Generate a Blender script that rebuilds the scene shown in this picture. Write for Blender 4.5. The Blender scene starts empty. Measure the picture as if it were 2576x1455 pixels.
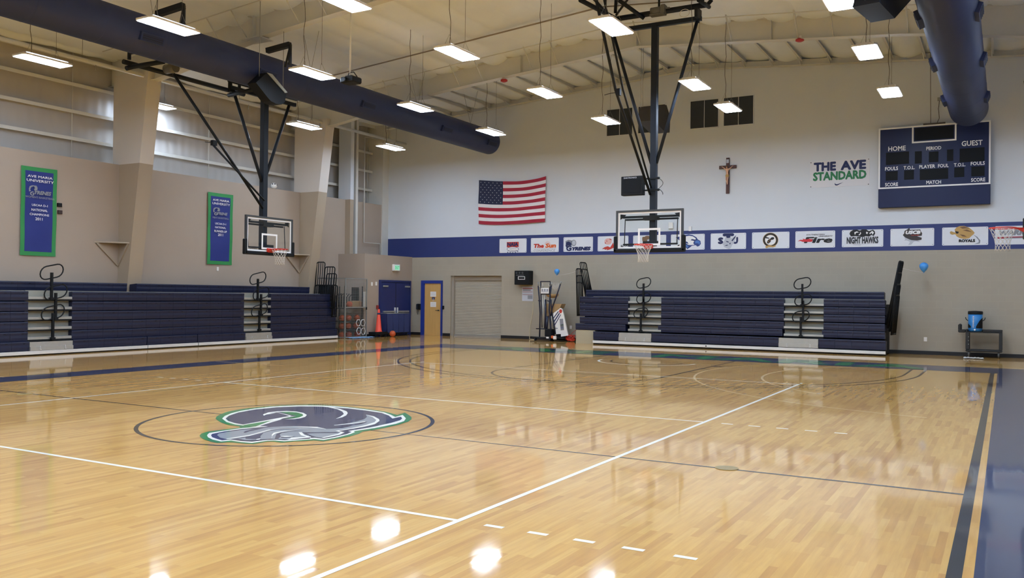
import bpy, math, random
from mathutils import Vector, Matrix
from mathutils.geometry import delaunay_2d_cdt
random.seed(7)
R = math.radians
# ---------------------------------------------------------------- camera, exposure, world
SC = bpy.context.scene
COL = SC.collection
W_, H_ = 2576.0, 1455.0
FPX, YAW, PITCH, ROLL = 2200.955, 0.5141, 0.0078, 0.0112
CAM = Vector((7.9226, -8.3284, 1.6362))
FW = Vector((-math.sin(YAW)*math.cos(PITCH), math.cos(YAW)*math.cos(PITCH), math.sin(PITCH)))
_r = Vector((math.cos(YAW), math.sin(YAW), 0)); _u = _r.cross(FW)
RT = _r*math.cos(ROLL) + _u*math.sin(ROLL)
UP = -_r*math.sin(ROLL) + _u*math.cos(ROLL)
cd = bpy.data.cameras.new('camera'); cam = bpy.data.objects.new('camera', cd); COL.objects.link(cam)
cd.sensor_width = 36; cd.lens = FPX/W_*36; cd.clip_start = .05; cd.clip_end = 200
mw = Matrix((( RT.x, UP.x, -FW.x, CAM.x), (RT.y, UP.y, -FW.y, CAM.y), (RT.z, UP.z, -FW.z, CAM.z), (0, 0, 0, 1)))
cam.matrix_world = mw
SC.camera = cam
SC.view_settings.view_transform = 'Standard'; SC.view_settings.look = 'None'
SC.view_settings.gamma = 1; SC.view_settings.use_curve_mapping = False
SC.view_settings.exposure = 0.0
wd = bpy.data.worlds.new('world'); SC.world = wd; wd.use_nodes = True
wd.node_tree.nodes['Background'].inputs[0].default_value = (.05, .05, .055, 1)
wd.node_tree.nodes['Background'].inputs[1].default_value = 0.3
LAMP = 54.0          # radiance of the lit lamp lenses
try:
    SC.cycles.max_bounces = 8; SC.cycles.diffuse_bounces = 5; SC.cycles.glossy_bounces = 4
    SC.cycles.transparent_max_bounces = 16
    SC.cycles.sample_clamp_indirect = 6.0
    SC.cycles.caustics_reflective = False; SC.cycles.caustics_refractive = False
except Exception: pass

def at(u, v, axis, val):
    """point where the sight line of photo pixel (u,v) meets the plane axis=val (metres)"""
    d = FW + RT*((u-W_/2)/FPX) - UP*((v-H_/2)/FPX)
    i = 'XYZ'.index(axis); t = (val-CAM[i])/d[i]
    return CAM + d*t

# ---------------------------------------------------------------- materials
def lin(c):
    return tuple((x/12.92 if x <= .04045 else ((x+.055)/1.055)**2.4) for x in c)
def hx(s):
    s = s.lstrip('#'); return lin([int(s[i:i+2], 16)/255 for i in (0, 2, 4)])
MATS = {}
def mat(name, col, rough=.6, metal=0, noise=0, nscale=6, spec=.5, bump=0, bscale=30, coat=0, emit=0, alpha=1, stretch=(1,1,1)):
    if name in MATS: return MATS[name]
    m = bpy.data.materials.new(name); m.use_nodes = True; nt = m.node_tree; N = nt.nodes; L = nt.links
    b = N['Principled BSDF']; c = hx(col) if isinstance(col, str) else col
    b.inputs['Base Color'].default_value = (*c, 1); b.inputs['Roughness'].default_value = rough
    b.inputs['Metallic'].default_value = metal; b.inputs['Specular IOR Level'].default_value = spec
    b.inputs['Coat Weight'].default_value = coat; b.inputs['Coat Roughness'].default_value = .06
    tc = N.new('ShaderNodeTexCoord'); mp = N.new('ShaderNodeMapping'); mp.inputs['Scale'].default_value = stretch
    L.new(tc.outputs['Object'], mp.inputs[0])
    if noise:
        n = N.new('ShaderNodeTexNoise'); n.inputs['Scale'].default_value = nscale; n.inputs['Detail'].default_value = 4
        L.new(mp.outputs[0], n.inputs['Vector'])
        mx = N.new('ShaderNodeMix'); mx.data_type = 'RGBA'
        mx.inputs[6].default_value = (*[x*(1-noise) for x in c], 1); mx.inputs[7].default_value = (*[min(1, x*(1+noise)) for x in c], 1)
        L.new(n.outputs['Fac'], mx.inputs[0]); L.new(mx.outputs[2], b.inputs['Base Color'])
    if bump:
        n2 = N.new('ShaderNodeTexNoise'); n2.inputs['Scale'].default_value = bscale; n2.inputs['Detail'].default_value = 3
        L.new(mp.outputs[0], n2.inputs['Vector'])
        bp = N.new('ShaderNodeBump'); bp.inputs['Strength'].default_value = bump; bp.inputs['Distance'].default_value = .02
        L.new(n2.outputs['Fac'], bp.inputs['Height']); L.new(bp.outputs[0], b.inputs['Normal'])
    if emit:
        b.inputs['Emission Color'].default_value = (*c, 1); b.inputs['Emission Strength'].default_value = emit
    if alpha < 1: b.inputs['Alpha'].default_value = alpha
    MATS[name] = m; return m

def wood_floor():
    m = bpy.data.materials.new('maple_court_boards'); m.use_nodes = True; nt = m.node_tree; N = nt.nodes; L = nt.links
    b = N['Principled BSDF']; tc = N.new('ShaderNodeTexCoord')
    mp = N.new('ShaderNodeMapping'); mp.inputs['Rotation'].default_value = (0, 0, R(90)); L.new(tc.outputs['Object'], mp.inputs[0])
    br = N.new('ShaderNodeTexBrick'); br.inputs['Scale'].default_value = 1; br.inputs['Brick Width'].default_value = .62
    br.inputs['Row Height'].default_value = .057; br.inputs['Mortar Size'].default_value = .0006; br.inputs['Mortar Smooth'].default_value = .3
    br.inputs['Bias'].default_value = 0; br.offset = .37; br.offset_frequency = 3; br.squash = 1.4; br.squash_frequency = 4
    br.inputs['Color1'].default_value = (0, 0, 0, 1); br.inputs['Color2'].default_value = (1, 1, 1, 1); br.inputs['Mortar'].default_value = (.35, .35, .35, 1)
    L.new(mp.outputs[0], br.inputs['Vector'])
    cr = N.new('ShaderNodeValToRGB'); e = cr.color_ramp.elements
    e[0].position = 0; e[0].color = (*hx('c89243'), 1); e[1].position = 1; e[1].color = (*hx('dfb05e'), 1)
    q = cr.color_ramp.elements.new(.25); q.color = (*hx('d29f4c'), 1)
    q = cr.color_ramp.elements.new(.6); q.color = (*hx('daa853'), 1)
    L.new(br.outputs['Color'], cr.inputs[0])
    # grain streaks along the boards
    mg = N.new('ShaderNodeMapping'); mg.inputs['Scale'].default_value = (14, 1.1, 1); L.new(tc.outputs['Object'], mg.inputs[0])
    ng = N.new('ShaderNodeTexNoise'); ng.inputs['Scale'].default_value = 2.2; ng.inputs['Detail'].default_value = 5; L.new(mg.outputs[0], ng.inputs['Vector'])
    mx = N.new('ShaderNodeMix'); mx.data_type = 'RGBA'; mx.blend_type = 'MULTIPLY'; mx.inputs[0].default_value = 1
    cg = N.new('ShaderNodeValToRGB'); cg.color_ramp.elements[0].position = .3; cg.color_ramp.elements[0].color = (.88, .85, .8, 1)
    cg.color_ramp.elements[1].position = .62; cg.color_ramp.elements[1].color = (1, 1, 1, 1)
    L.new(ng.outputs['Fac'], cg.inputs[0]); L.new(cr.outputs[0], mx.inputs[6]); L.new(cg.outputs[0], mx.inputs[7])
    L.new(mx.outputs[2], b.inputs['Base Color'])
    b.inputs['Roughness'].default_value = .45; b.inputs['Specular IOR Level'].default_value = .3
    varnish(nt, b, .5)
    return m
def varnish(nt, b, w=1):
    """clear gym varnish with a slight board-by-board waviness"""
    N = nt.nodes; L = nt.links
    b.inputs['Coat Weight'].default_value = 1; b.inputs['Coat Roughness'].default_value = .05; b.inputs['Coat IOR'].default_value = 1.5
    tc = N.new('ShaderNodeTexCoord'); mp = N.new('ShaderNodeMapping'); mp.inputs['Scale'].default_value = (16, 1.4, 1); L.new(tc.outputs['Object'], mp.inputs[0])
    n = N.new('ShaderNodeTexNoise'); n.inputs['Scale'].default_value = 1; n.inputs['Detail'].default_value = 1.5; L.new(mp.outputs[0], n.inputs['Vector'])
    m2 = N.new('ShaderNodeMapping'); m2.inputs['Rotation'].default_value = (0, 0, R(90)); L.new(tc.outputs['Object'], m2.inputs[0])
    br = N.new('ShaderNodeTexBrick'); br.inputs['Scale'].default_value = 1; br.inputs['Brick Width'].default_value = .62; br.inputs['Row Height'].default_value = .057
    br.inputs['Mortar Size'].default_value = .0; br.offset = .37; br.offset_frequency = 3; br.squash = 1.4; br.squash_frequency = 4; br.inputs['Color1'].default_value = (0, 0, 0, 1); br.inputs['Color2'].default_value = (1, 1, 1, 1)
    L.new(m2.outputs[0], br.inputs['Vector'])
    def ma(op, a, c=0):
        q = N.new('ShaderNodeMath'); q.operation = op
        if hasattr(a, 'node'): L.new(a, q.inputs[0])
        else: q.inputs[0].default_value = a
        if hasattr(c, 'node'): L.new(c, q.inputs[1])
        else: q.inputs[1].default_value = c
        return q.outputs[0]
    dx = ma('ADD', ma('MULTIPLY', ma('SUBTRACT', br.outputs['Color'], .5), .0055), ma('MULTIPLY', ma('SUBTRACT', n.outputs['Fac'], .5), .006))
    sp = N.new('ShaderNodeSeparateXYZ'); L.new(n.outputs['Color'], sp.inputs[0]); dy = ma('MULTIPLY', ma('SUBTRACT', sp.outputs['Y'], .5), .006)
    cb = N.new('ShaderNodeCombineXYZ'); L.new(dx, cb.inputs[0]); L.new(dy, cb.inputs[1]); cb.inputs[2].default_value = 1
    vn = N.new('ShaderNodeVectorMath'); vn.operation = 'NORMALIZE'; L.new(cb.outputs[0], vn.inputs[0]); L.new(vn.outputs[0], b.inputs['Coat Normal'])
def paint(name, col, noise=.06):
    m = mat(name, col, rough=.5, noise=noise, nscale=3, spec=.3)
    varnish(m.node_tree, m.node_tree.nodes['Principled BSDF']); m.node_tree.nodes['Principled BSDF'].inputs['Coat Weight'].default_value = .8; return m
def block_wall(name, col, axis='X'):
    m = bpy.data.materials.new(name); m.use_nodes = True; nt = m.node_tree; N = nt.nodes; L = nt.links; b = N['Principled BSDF']
    tc = N.new('ShaderNodeTexCoord'); sp = N.new('ShaderNodeSeparateXYZ'); cb = N.new('ShaderNodeCombineXYZ')
    L.new(tc.outputs['Object'], sp.inputs[0]); L.new(sp.outputs[axis], cb.inputs[0]); L.new(sp.outputs['Z'], cb.inputs[1])
    br = N.new('ShaderNodeTexBrick'); br.inputs['Scale'].default_value = 1; br.inputs['Brick Width'].default_value = .4064; br.inputs['Row Height'].default_value = .2032
    br.inputs['Mortar Size'].default_value = .005; br.inputs['Mortar Smooth'].default_value = .6; L.new(cb.outputs[0], br.inputs['Vector'])
    c = hx(col)
    br.inputs['Color1'].default_value = (*[x*.985 for x in c], 1); br.inputs['Color2'].default_value = (*[x*1.015 for x in c], 1); br.inputs['Mortar'].default_value = (*[min(1, x*1.09) for x in c], 1)
    n = N.new('ShaderNodeTexNoise'); n.inputs['Scale'].default_value = .9; n.inputs['Detail'].default_value = 4; L.new(tc.outputs['Object'], n.inputs['Vector'])
    mx = N.new('ShaderNodeMix'); mx.data_type = 'RGBA'; mx.blend_type = 'MULTIPLY'; mx.inputs[0].default_value = .12
    L.new(br.outputs['Color'], mx.inputs[6]); L.new(n.outputs['Fac'], mx.inputs[7]); L.new(mx.outputs[2], b.inputs['Base Color'])
    bp = N.new('ShaderNodeBump'); bp.inputs['Strength'].default_value = .2; bp.inputs['Distance'].default_value = .006; bp.invert = True
    L.new(br.outputs['Fac'], bp.inputs['Height']); L.new(bp.outputs[0], b.inputs['Normal'])
    b.inputs['Roughness'].default_value = .62; return m
def ribbed(name, col, axis, pitch, rough=.4, metal=0, strength=.6):
    m = mat(name, col, rough=rough, metal=metal, noise=.07, nscale=1.2, stretch=(1, 1, .25)); nt = m.node_tree; N = nt.nodes; L = nt.links
    tc = N.new('ShaderNodeTexCoord'); w = N.new('ShaderNodeTexWave'); w.wave_type = 'BANDS'; w.bands_direction = axis
    w.inputs['Scale'].default_value = .314/pitch; L.new(tc.outputs['Object'], w.inputs['Vector'])
    bp = N.new('ShaderNodeBump'); bp.inputs['Strength'].default_value = strength; bp.inputs['Distance'].default_value = .02
    L.new(w.outputs['Fac'], bp.inputs['Height']); L.new(bp.outputs[0], N['Principled BSDF'].inputs['Normal']); return m

WOOD = wood_floor()
P_NAVY = paint('court_paint_navy', '152347'); P_WHITE = paint('court_paint_white', 'f3f0e4', .02); P_BLACK = paint('court_paint_black', '0f0b08')
P_GREEN = paint('court_paint_green', '0c7634'); P_GREY = paint('court_paint_grey', '8b8f94', .03); P_TAN = paint('court_paint_tan', 'd9b884', .03)
P_LNAVY = paint('court_logo_navy', '0b1846')
BLOCK = block_wall('tan_painted_block', 'aaa292'); BLOCKY = block_wall('tan_painted_block_side', 'b0a797', 'Y')
TANW = mat('tan_wall_paint', 'aa9b8c', .6, noise=.03, nscale=1.5, bump=.05)
TANC = mat('tan_column_paint', 'a89985', .55, noise=.03, nscale=1.5)
WHITEW = mat('white_wall_paint', 'd5dae0', .55, noise=.025, nscale=1.2, bump=.04)
CREAM = mat('cream_steel_paint', 'd2d1cb', .5, noise=.05, nscale=2.5)
BANDB = mat('blue_band_paint', '27356f', .5, noise=.04)
METALP = ribbed('metal_panel', 'b4afa9', 'Y', .3, .38, 0, .35)
FABRIC = mat('white_roof_fabric', 'e9eef2', .55, noise=.06, nscale=1.1, bump=.5, bscale=1.6)
DUCT = mat('duct_blue', '232f58', .55, noise=.06, nscale=2, bump=.06, bscale=8)
DUCTD = mat('duct_dark_slot', '141b33', .6)
BLK = mat('black_steel', '14181d', .5, noise=.12, nscale=8, spec=.3); BLK2 = mat('black_plastic', '101215', .55, noise=.1, spec=.25)
MAST = mat('mast_charcoal', '1c232d', .5, noise=.1, nscale=5, spec=.3); FRAMEG = mat('board_frame_grey', '3b3f43', .45)
NAVYS = mat('navy_seat_plastic', '141b38', .42, noise=.1, nscale=4, bump=.05, bscale=60)
ALU = mat('brushed_aluminium', 'bdbdb8', .35, .6, noise=.08, nscale=12)
ALUG = mat('grey_deck', '97988f', .5, .1, noise=.14, nscale=3)
SILV = mat('satin_silver', 'd9d9d8', .4, .1, noise=.04, nscale=8)
DARK = mat('dark_interior', '0e0e10', .9)  # near-black; also serves as painted shade in the bleacher gaps
WHITEP = mat('white_plastic', 'eceae6', .45); WHITEC = mat('white_banner_cloth', 'e3e6ec', .7, noise=.03, nscale=4, bump=.3, bscale=2.2)
RED = mat('red_rim_paint', 'd2301f', .4, noise=.05); NETC = mat('net_cord', 'd8d3ca', .8)
BASE = mat('black_rubber_base', '16161a', .5)
UPL = mat('added_uplight_glow', (.82, 1.0, 1.3), .5, emit=21.0); LGT = mat('lamp_lens_lit', (.82, 1.0, 1.27), .5, emit=LAMP); LBODY = mat('lamp_white_body', 'e4ded4', .5)  # first material: glow added to brighten the ceiling
DOORB = mat('door_blue', '1c2a63', .4, noise=.05); DOORW = mat('birch_door', 'c9a162', .4, noise=.12, nscale=2.5, stretch=(6, 6, .6))
BROWN = mat('dark_walnut', '4d2a22', .5, noise=.2, nscale=5, stretch=(5, 5, 1)); SKIN = mat('painted_figure', 'dcae90', .6)
BLKP = mat('print_black', '17181c', .6); NAVP = mat('print_navy', '1c2757', .6); REDP = mat('print_red', 'c33a2c', .6); MAROON = mat('print_maroon', 'a82438', .6)
GRNP = mat('print_green', '2a7a4e', .6); GRYP = mat('print_grey', '8b8e96', .6); BLUP = mat('print_blue', '4d79c2', .6); ORNP = mat('print_orange', 'e0672c', .6)
TANP = mat('print_tan', 'c09a5b', .6); BRNP = mat('print_brown', '7a5a3c', .6); WHTP = mat('print_white', 'f2f2f2', .6); LGRY = mat('print_light_grey', 'bfc3cc', .6)
BANB = mat('banner_blue_cloth', '1f2f7c', .6, noise=.06, nscale=3, bump=.3, bscale=3); BANG = mat('banner_green_trim', '2c8a4a', .6, noise=.06)
STARB = mat('flag_navy', '1b2140', .7, noise=.05); STRR = mat('flag_red', 'a51f38', .7, noise=.06, nscale=5); STRW = mat('flag_white', 'e9e4e4', .7, noise=.03)
SCB = mat('scoreboard_navy', '18224a', .4, noise=.03, nscale=2, spec=.3); SCD = mat('scoreboard_display', '0d0f13', .55, spec=.2)
WINB = mat('window_dark_blind', '2b3034', .45, noise=.08)
ORANGE = mat('ball_orange', 'c5562a', .6, noise=.1, nscale=20); CONE = mat('cone_orange', 'f0523c', .5); BLUEC = mat('cooler_blue', '2e7fc4', .4); BALL = mat('balloon_blue', '4b9be8', .35)
GALV = mat('galvanised_wire', '9b9c98', .4, .4); CART = mat('cart_black', '1d1e20', .55, noise=.1)
CARD = mat('cardboard_tan', 'b08f62', .7, noise=.08); BLUT = mat('light_blue_towel', '7fa8cf', .8); REDC = mat('red_cord', 'cf3a24', .5)
def glass_mat():
    m = bpy.data.materials.new('clear_backboard_glass'); m.use_nodes = True; nt = m.node_tree; N = nt.nodes; L = nt.links
    for n in list(N): N.remove(n)
    o = N.new('ShaderNodeOutputMaterial'); t = N.new('ShaderNodeBsdfTransparent'); t.inputs[0].default_value = (.975, .99, .985, 1)
    g = N.new('ShaderNodeBsdfGlossy'); g.inputs['Roughness'].default_value = .02; f = N.new('ShaderNodeFresnel'); f.inputs[0].default_value = 1.4
    ge = N.new('ShaderNodeNewGeometry'); mm = N.new('ShaderNodeMath'); mm.operation = 'SUBTRACT'; mm.inputs[0].default_value = 1; L.new(ge.outputs['Backfacing'], mm.inputs[1])
    m2 = N.new('ShaderNodeMath'); m2.operation = 'MULTIPLY'; L.new(f.outputs[0], m2.inputs[0]); L.new(mm.outputs[0], m2.inputs[1])
    mx = N.new('ShaderNodeMixShader'); L.new(m2.outputs[0], mx.inputs[0]); L.new(t.outputs[0], mx.inputs[1]); L.new(g.outputs[0], mx.inputs[2]); L.new(mx.outputs[0], o.inputs[0])
    return m
GLASS = glass_mat()

# ---------------------------------------------------------------- mesh builder
TM = {}     # world matrix of every empty / parent
def perp(d):
    a = Vector((0, 0, 1)) if abs(d.z) < .9 else Vector((1, 0, 0))
    x = d.cross(a).normalized(); return x, d.cross(x).normalized()
_tc = {}
def text_geo(s, bold=0, shear=0, spacing=1.0):
    k = (s, bold, shear, spacing)
    if k in _tc: return _tc[k]
    cu = bpy.data.curves.new('t', 'FONT'); cu.body = s; cu.shear = shear; cu.space_character = spacing; cu.resolution_u = 2
    o = bpy.data.objects.new('t', cu); COL.objects.link(o)
    dg = bpy.context.evaluated_depsgraph_get(); me = o.evaluated_get(dg).to_mesh()
    vs = [v.co.copy() for v in me.vertices]; fs = [tuple(p.vertices) for p in me.polygons]
    o.evaluated_get(dg).to_mesh_clear(); bpy.data.objects.remove(o); bpy.data.curves.remove(cu)
    x0 = min(v.x for v in vs); x1 = max(v.x for v in vs); y0 = min(v.y for v in vs); y1 = max(v.y for v in vs)
    kx, ky = bold/(x1-x0), bold/(y1-y0)
    vs = [((v.x-x0)/(x1-x0), (v.y-y0)/(y1-y0)) for v in vs]
    _tc[k] = (vs, fs, kx, ky); return _tc[k]
class MB:
    def __init__(s): s.v = []; s.f = []; s.m = []; s.s = []
    def add(s, vs, fs, mi=0, sm=False):
        o = len(s.v); s.v += [Vector(v) for v in vs]
        for f in fs: s.f.append([i+o for i in f]); s.m.append(mi); s.s.append(sm)
        return s
    def box(s, c, d, mi=0, M=None, bev=0):
        c = Vector(c); hx_, hy, hz = d[0]/2, d[1]/2, d[2]/2
        if bev and min(d) > 2.2*bev:
            b = bev; vs = []; 
            for sz in (-1, 1):
                for sy in (-1, 1):
                    for sx in (-1, 1):
                        for k in range(3):
                            p = [sx*hx_, sy*hy, sz*hz]
                            for j in range(3):
                                if j != k: p[j] -= (sx, sy, sz)[j]*b
                            vs.append(p)
            import itertools
            def I(sx, sy, sz, k): return ((sz > 0)*4+(sy > 0)*2+(sx > 0))*3+k
            fs = []
            for k in range(3):
                a, b_ = [j for j in range(3) if j != k]
                for sg in (-1, 1):
                    q = []
                    for (p1, p2) in ((-1, -1), (1, -1), (1, 1), (-1, 1)):
                        t = [0, 0, 0]; t[k] = sg; t[a] = p1; t[b_] = p2; q.append(I(*t, k))
                    if (sg > 0) == (k != 1): fs.append(q)
                    else: fs.append(q[::-1])
            for k in range(3):      # edges parallel to axis k
                a, b_ = [j for j in range(3) if j != k]
                for p1 in (-1, 1):
                    for p2 in (-1, 1):
                        t0 = [0, 0, 0]; t0[a] = p1; t0[b_] = p2; t1 = t0[:]; t0[k] = -1; t1[k] = 1
                        q = [I(*t0, a), I(*t1, a), I(*t1, b_), I(*t0, b_)]
                        fs.append(q)
            for sx in (-1, 1):
                for sy in (-1, 1):
                    for sz in (-1, 1): fs.append([I(sx, sy, sz, 0), I(sx, sy, sz, 1), I(sx, sy, sz, 2)])
            vs = [Vector(v) for v in vs]; ff = []
            for f in fs:            # orient outwards
                n = (vs[f[1]]-vs[f[0]]).cross(vs[f[2]]-vs[f[0]]); cc = sum((vs[i] for i in f), Vector())
                ff.append(f if n.dot(cc) > 0 else f[::-1])
            fs = ff
        else:
            vs = [Vector((sx*hx_, sy*hy, sz*hz)) for sz in (-1, 1) for sy in (-1, 1) for sx in (-1, 1)]
            fs = [[0, 2, 3, 1], [4, 5, 7, 6], [0, 1, 5, 4], [2, 6, 7, 3], [0, 4, 6, 2], [1, 3, 7, 5]]
        if M is not None: vs = [M.to_3x3() @ v for v in vs]
        return s.add([c+v for v in vs], fs, mi)
    def span(s, a, b, mi=0, bev=0):
        a = Vector(a); b = Vector(b); return s.box((a+b)/2, [abs(b[i]-a[i]) for i in range(3)], mi, None, bev)
    def tube(s, pts, r, n=8, mi=0, closed=False, cap=True, sq=False):
        pts = [Vector(p) for p in pts]; k = len(pts); rings = []; vs = []
        if sq: n = 4
        px = None
        for i, p in enumerate(pts):
            d = (pts[(i+1) % k]-pts[i-1]) if closed else (pts[min(i+1, k-1)]-pts[max(i-1, 0)])
            d.normalize()
            if px is None:
                x, y = perp(d)
            else:
                x = (px - d*px.dot(d)); x = x.normalized() if x.length > 1e-6 else perp(d)[0]; y = d.cross(x)
            px = x
            rr = r[i] if isinstance(r, (list, tuple)) else r
            for j in range(n):
                a = 2*math.pi*(j+(.5 if sq else 0))/n; q = rr*(1.4142 if sq else 1)
                vs.append(p+x*math.cos(a)*q+y*math.sin(a)*q)
        fs = []
        for i in range(k if closed else k-1):
            for j in range(n):
                a = i*n+j; b = i*n+(j+1) % n; c = ((i+1) % k)*n+(j+1) % n; d = ((i+1) % k)*n+j; fs.append([a, b, c, d])
        s.add(vs, fs, mi, not sq)
        if cap and not closed:
            o = len(s.v)-len(vs); s.f.append([o+j for j in range(n)][::-1]); s.m.append(mi); s.s.append(False)
            s.f.append([o+(k-1)*n+j for j in range(n)]); s.m.append(mi); s.s.append(False)
        return s
    def cyl(s, a, b, r, n=16, mi=0, r2=None): return s.tube([a, b], [r, r if r2 is None else r2], n, mi)
    def ball(s, c, r, n=12, mi=0, sc=(1, 1, 1)):
        c = Vector(c); vs = [c+Vector((0, 0, r*sc[2]))]; m = n//2
        for i in range(1, m):
            t = math.pi*i/m
            for j in range(n):
                a = 2*math.pi*j/n; vs.append(c+Vector((r*math.sin(t)*math.cos(a)*sc[0], r*math.sin(t)*math.sin(a)*sc[1], r*math.cos(t)*sc[2])))
        vs.append(c-Vector((0, 0, r*sc[2]))); fs = [[0, 1+j, 1+(j+1) % n] for j in range(n)]
        for i in range(m-2):
            for j in range(n): fs.append([1+i*n+j, 1+(i+1)*n+j, 1+(i+1)*n+(j+1) % n, 1+i*n+(j+1) % n])
        L_ = len(vs)-1; fs += [[L_, 1+(m-2)*n+(j+1) % n, 1+(m-2)*n+j] for j in range(n)]
        return s.add(vs, fs, mi, True)
    def lathe(s, c, prof, n=20, mi=0):
        c = Vector(c); vs = []
        for (r, z) in prof:
            for j in range(n): a = 2*math.pi*j/n; vs.append(c+Vector((r*math.cos(a), r*math.sin(a), z)))
        fs = []
        for i in range(len(prof)-1):
            for j in range(n): fs.append([i*n+j, i*n+(j+1) % n, (i+1)*n+(j+1) % n, (i+1)*n+j])
        fs.append(list(range(n))[::-1]); fs.append([(len(prof)-1)*n+j for j in range(n)])
        return s.add(vs, fs, mi, True)
    def poly(s, pts, mi=0): return s.add(pts, [list(range(len(pts)))], mi)
    def prism(s, pts, vec, mi=0):
        pts = [Vector(p) for p in pts]; vec = Vector(vec); n = len(pts)
        vs = pts+[p+vec for p in pts]; fs = [list(range(n))[::-1], [n+i for i in range(n)]]
        fs += [[i, (i+1) % n, n+(i+1) % n, n+i] for i in range(n)]
        return s.add(vs, fs, mi)
    def text(s, t, O, ux, uz, mi=0, bold=0, shear=0, spacing=1.0):
        vs, fs, kx, ky = text_geo(t, bold, shear, spacing); O = Vector(O); n = ux.cross(uz).normalized()*.0002; j = 0
        fx, fy = 1/(1+2*kx), 1/(1+2*ky)
        for dx, dy in (((0, 0),) if not bold else ((0, 0), (1, 0), (-1, 0), (0, 1), (0, -1), (.7, .7), (-.7, .7), (.7, -.7), (-.7, -.7))):
            s.add([O+ux*((a+kx*(1+dx))*fx)+uz*((b+ky*(1+dy))*fy)+n*j for a, b in vs], fs, mi); j += 1
        return s
    def build(s, name, mats, parent=None, kind=None):
        me = bpy.data.meshes.new(name); M = TM[parent.name].inverted() if (parent is not None and parent.name in TM) else Matrix()
        if parent is not None and name != 'baseline_lettering' and (parent.name == 'floor' or parent.name.startswith('centre_emblem')):
            z = s.v[0].z        # painted shapes: merge overlaps into one clean flat sheet facing up
            sa = lambda f: sum(s.v[f[i-1]].x*s.v[f[i]].y-s.v[f[i]].x*s.v[f[i-1]].y for i in range(len(f)))
            ff = [f if sa(f) > 0 else f[::-1] for f in s.f]
            if max(len(f) for f in ff) > 12:      # outlines: keep what lies inside any of them
                es = [(f[i-1], f[i]) for f in ff for i in range(len(f))]
                r_ = delaunay_2d_cdt([Vector((v.x, v.y)) for v in s.v], es, [], 0, 1e-5)
                def inside(p, f):
                    c = False
                    for i in range(len(f)):
                        a, b2 = s.v[f[i-1]], s.v[f[i]]
                        if (a.y > p.y) != (b2.y > p.y) and p.x < (b2.x-a.x)*(p.y-a.y)/(b2.y-a.y)+a.x: c = not c
                    return c
                keep = []
                for f in r_[2]:
                    p = sum((r_[0][i] for i in f), Vector((0, 0)))/len(f)
                    if any(inside(p, g) for g in ff): keep.append(list(f))
            else:
                r_ = delaunay_2d_cdt([Vector((v.x, v.y)) for v in s.v], [], ff, 0, 1e-5); keep = [list(f) for f, q_ in zip(r_[2], r_[5]) if len(q_)]
            s.v = [Vector((v.x, v.y, z)) for v in r_[0]]; s.f = keep; s.m = [0]*len(s.f); s.s = [False]*len(s.f)
        me.from_pydata([M @ v for v in s.v], [], s.f)
        if parent is not None and (parent.name == 'floor' or parent.name.startswith('centre_emblem')):
            for p_ in me.polygons:
                if p_.normal.z < 0: p_.flip()
        if not isinstance(mats, (list, tuple)): mats = [mats]
        for m in mats: me.materials.append(m)
        me.polygons.foreach_set('material_index', s.m); me.polygons.foreach_set('use_smooth', s.s); me.update()
        o = bpy.data.objects.new(name, me); COL.objects.link(o)
        if parent is not None: o.parent = parent; TM[o.name] = TM.get(parent.name, Matrix())
        else: TM[o.name] = Matrix()
        if kind: o['kind'] = kind
        return o
def tag(o, label, cat, group=None, kind=None):
    if label: o['label'] = label
    if cat: o['category'] = cat
    if group: o['group'] = group
    if kind: o['kind'] = kind
    return o
def thing(name, label, cat, loc=(0, 0, 0), rz=0, group=None):
    o = bpy.data.objects.new(name, None); COL.objects.link(o); o.empty_display_size = .1
    o.location = loc; o.rotation_euler = (0, 0, rz); TM[o.name] = Matrix.Translation(Vector(loc)) @ Matrix.Rotation(rz, 4, 'Z')
    return tag(o, label, cat, group)
def kids(o): return [c for c in bpy.data.objects if c.parent == o]
def copy_tree(o, parent=None):
    c = o.copy(); COL.objects.link(c)
    if parent is not None: c.parent = parent
    for ch in kids(o): copy_tree(ch, c)
    return c
def struct(mb, name, m, parent=None): return mb.build(name, m, parent, 'structure' if parent is None else None)

# ================================================================ ROOM SHELL
YF, XL, XLO, XR, YB = 20.9, -14.6, -15.3, 11.6, -17.0
RX = -1.6                                   # ridge line of the roof
def roof(x): return 9.62-.083*abs(x-RX)     # underside of the purlins
def raft(x):                                # underside of a main rafter
    d = abs(x-RX)
    for (a, za), (b, zb) in zip([(0, 9.03), (2.7, 8.79), (7.4, 8.39), (11.45, 7.72), (20, 6.3)], [(2.7, 8.79), (7.4, 8.39), (11.45, 7.72), (20, 6.3)]):
        if d <= b: return za+(zb-za)*(d-a)/(b-a)
fl = MB().span((XLO-.3, YB-.2, -.1), (XR+.2, YF+.6, 0)); floor = struct(fl, 'floor', WOOD)

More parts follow.
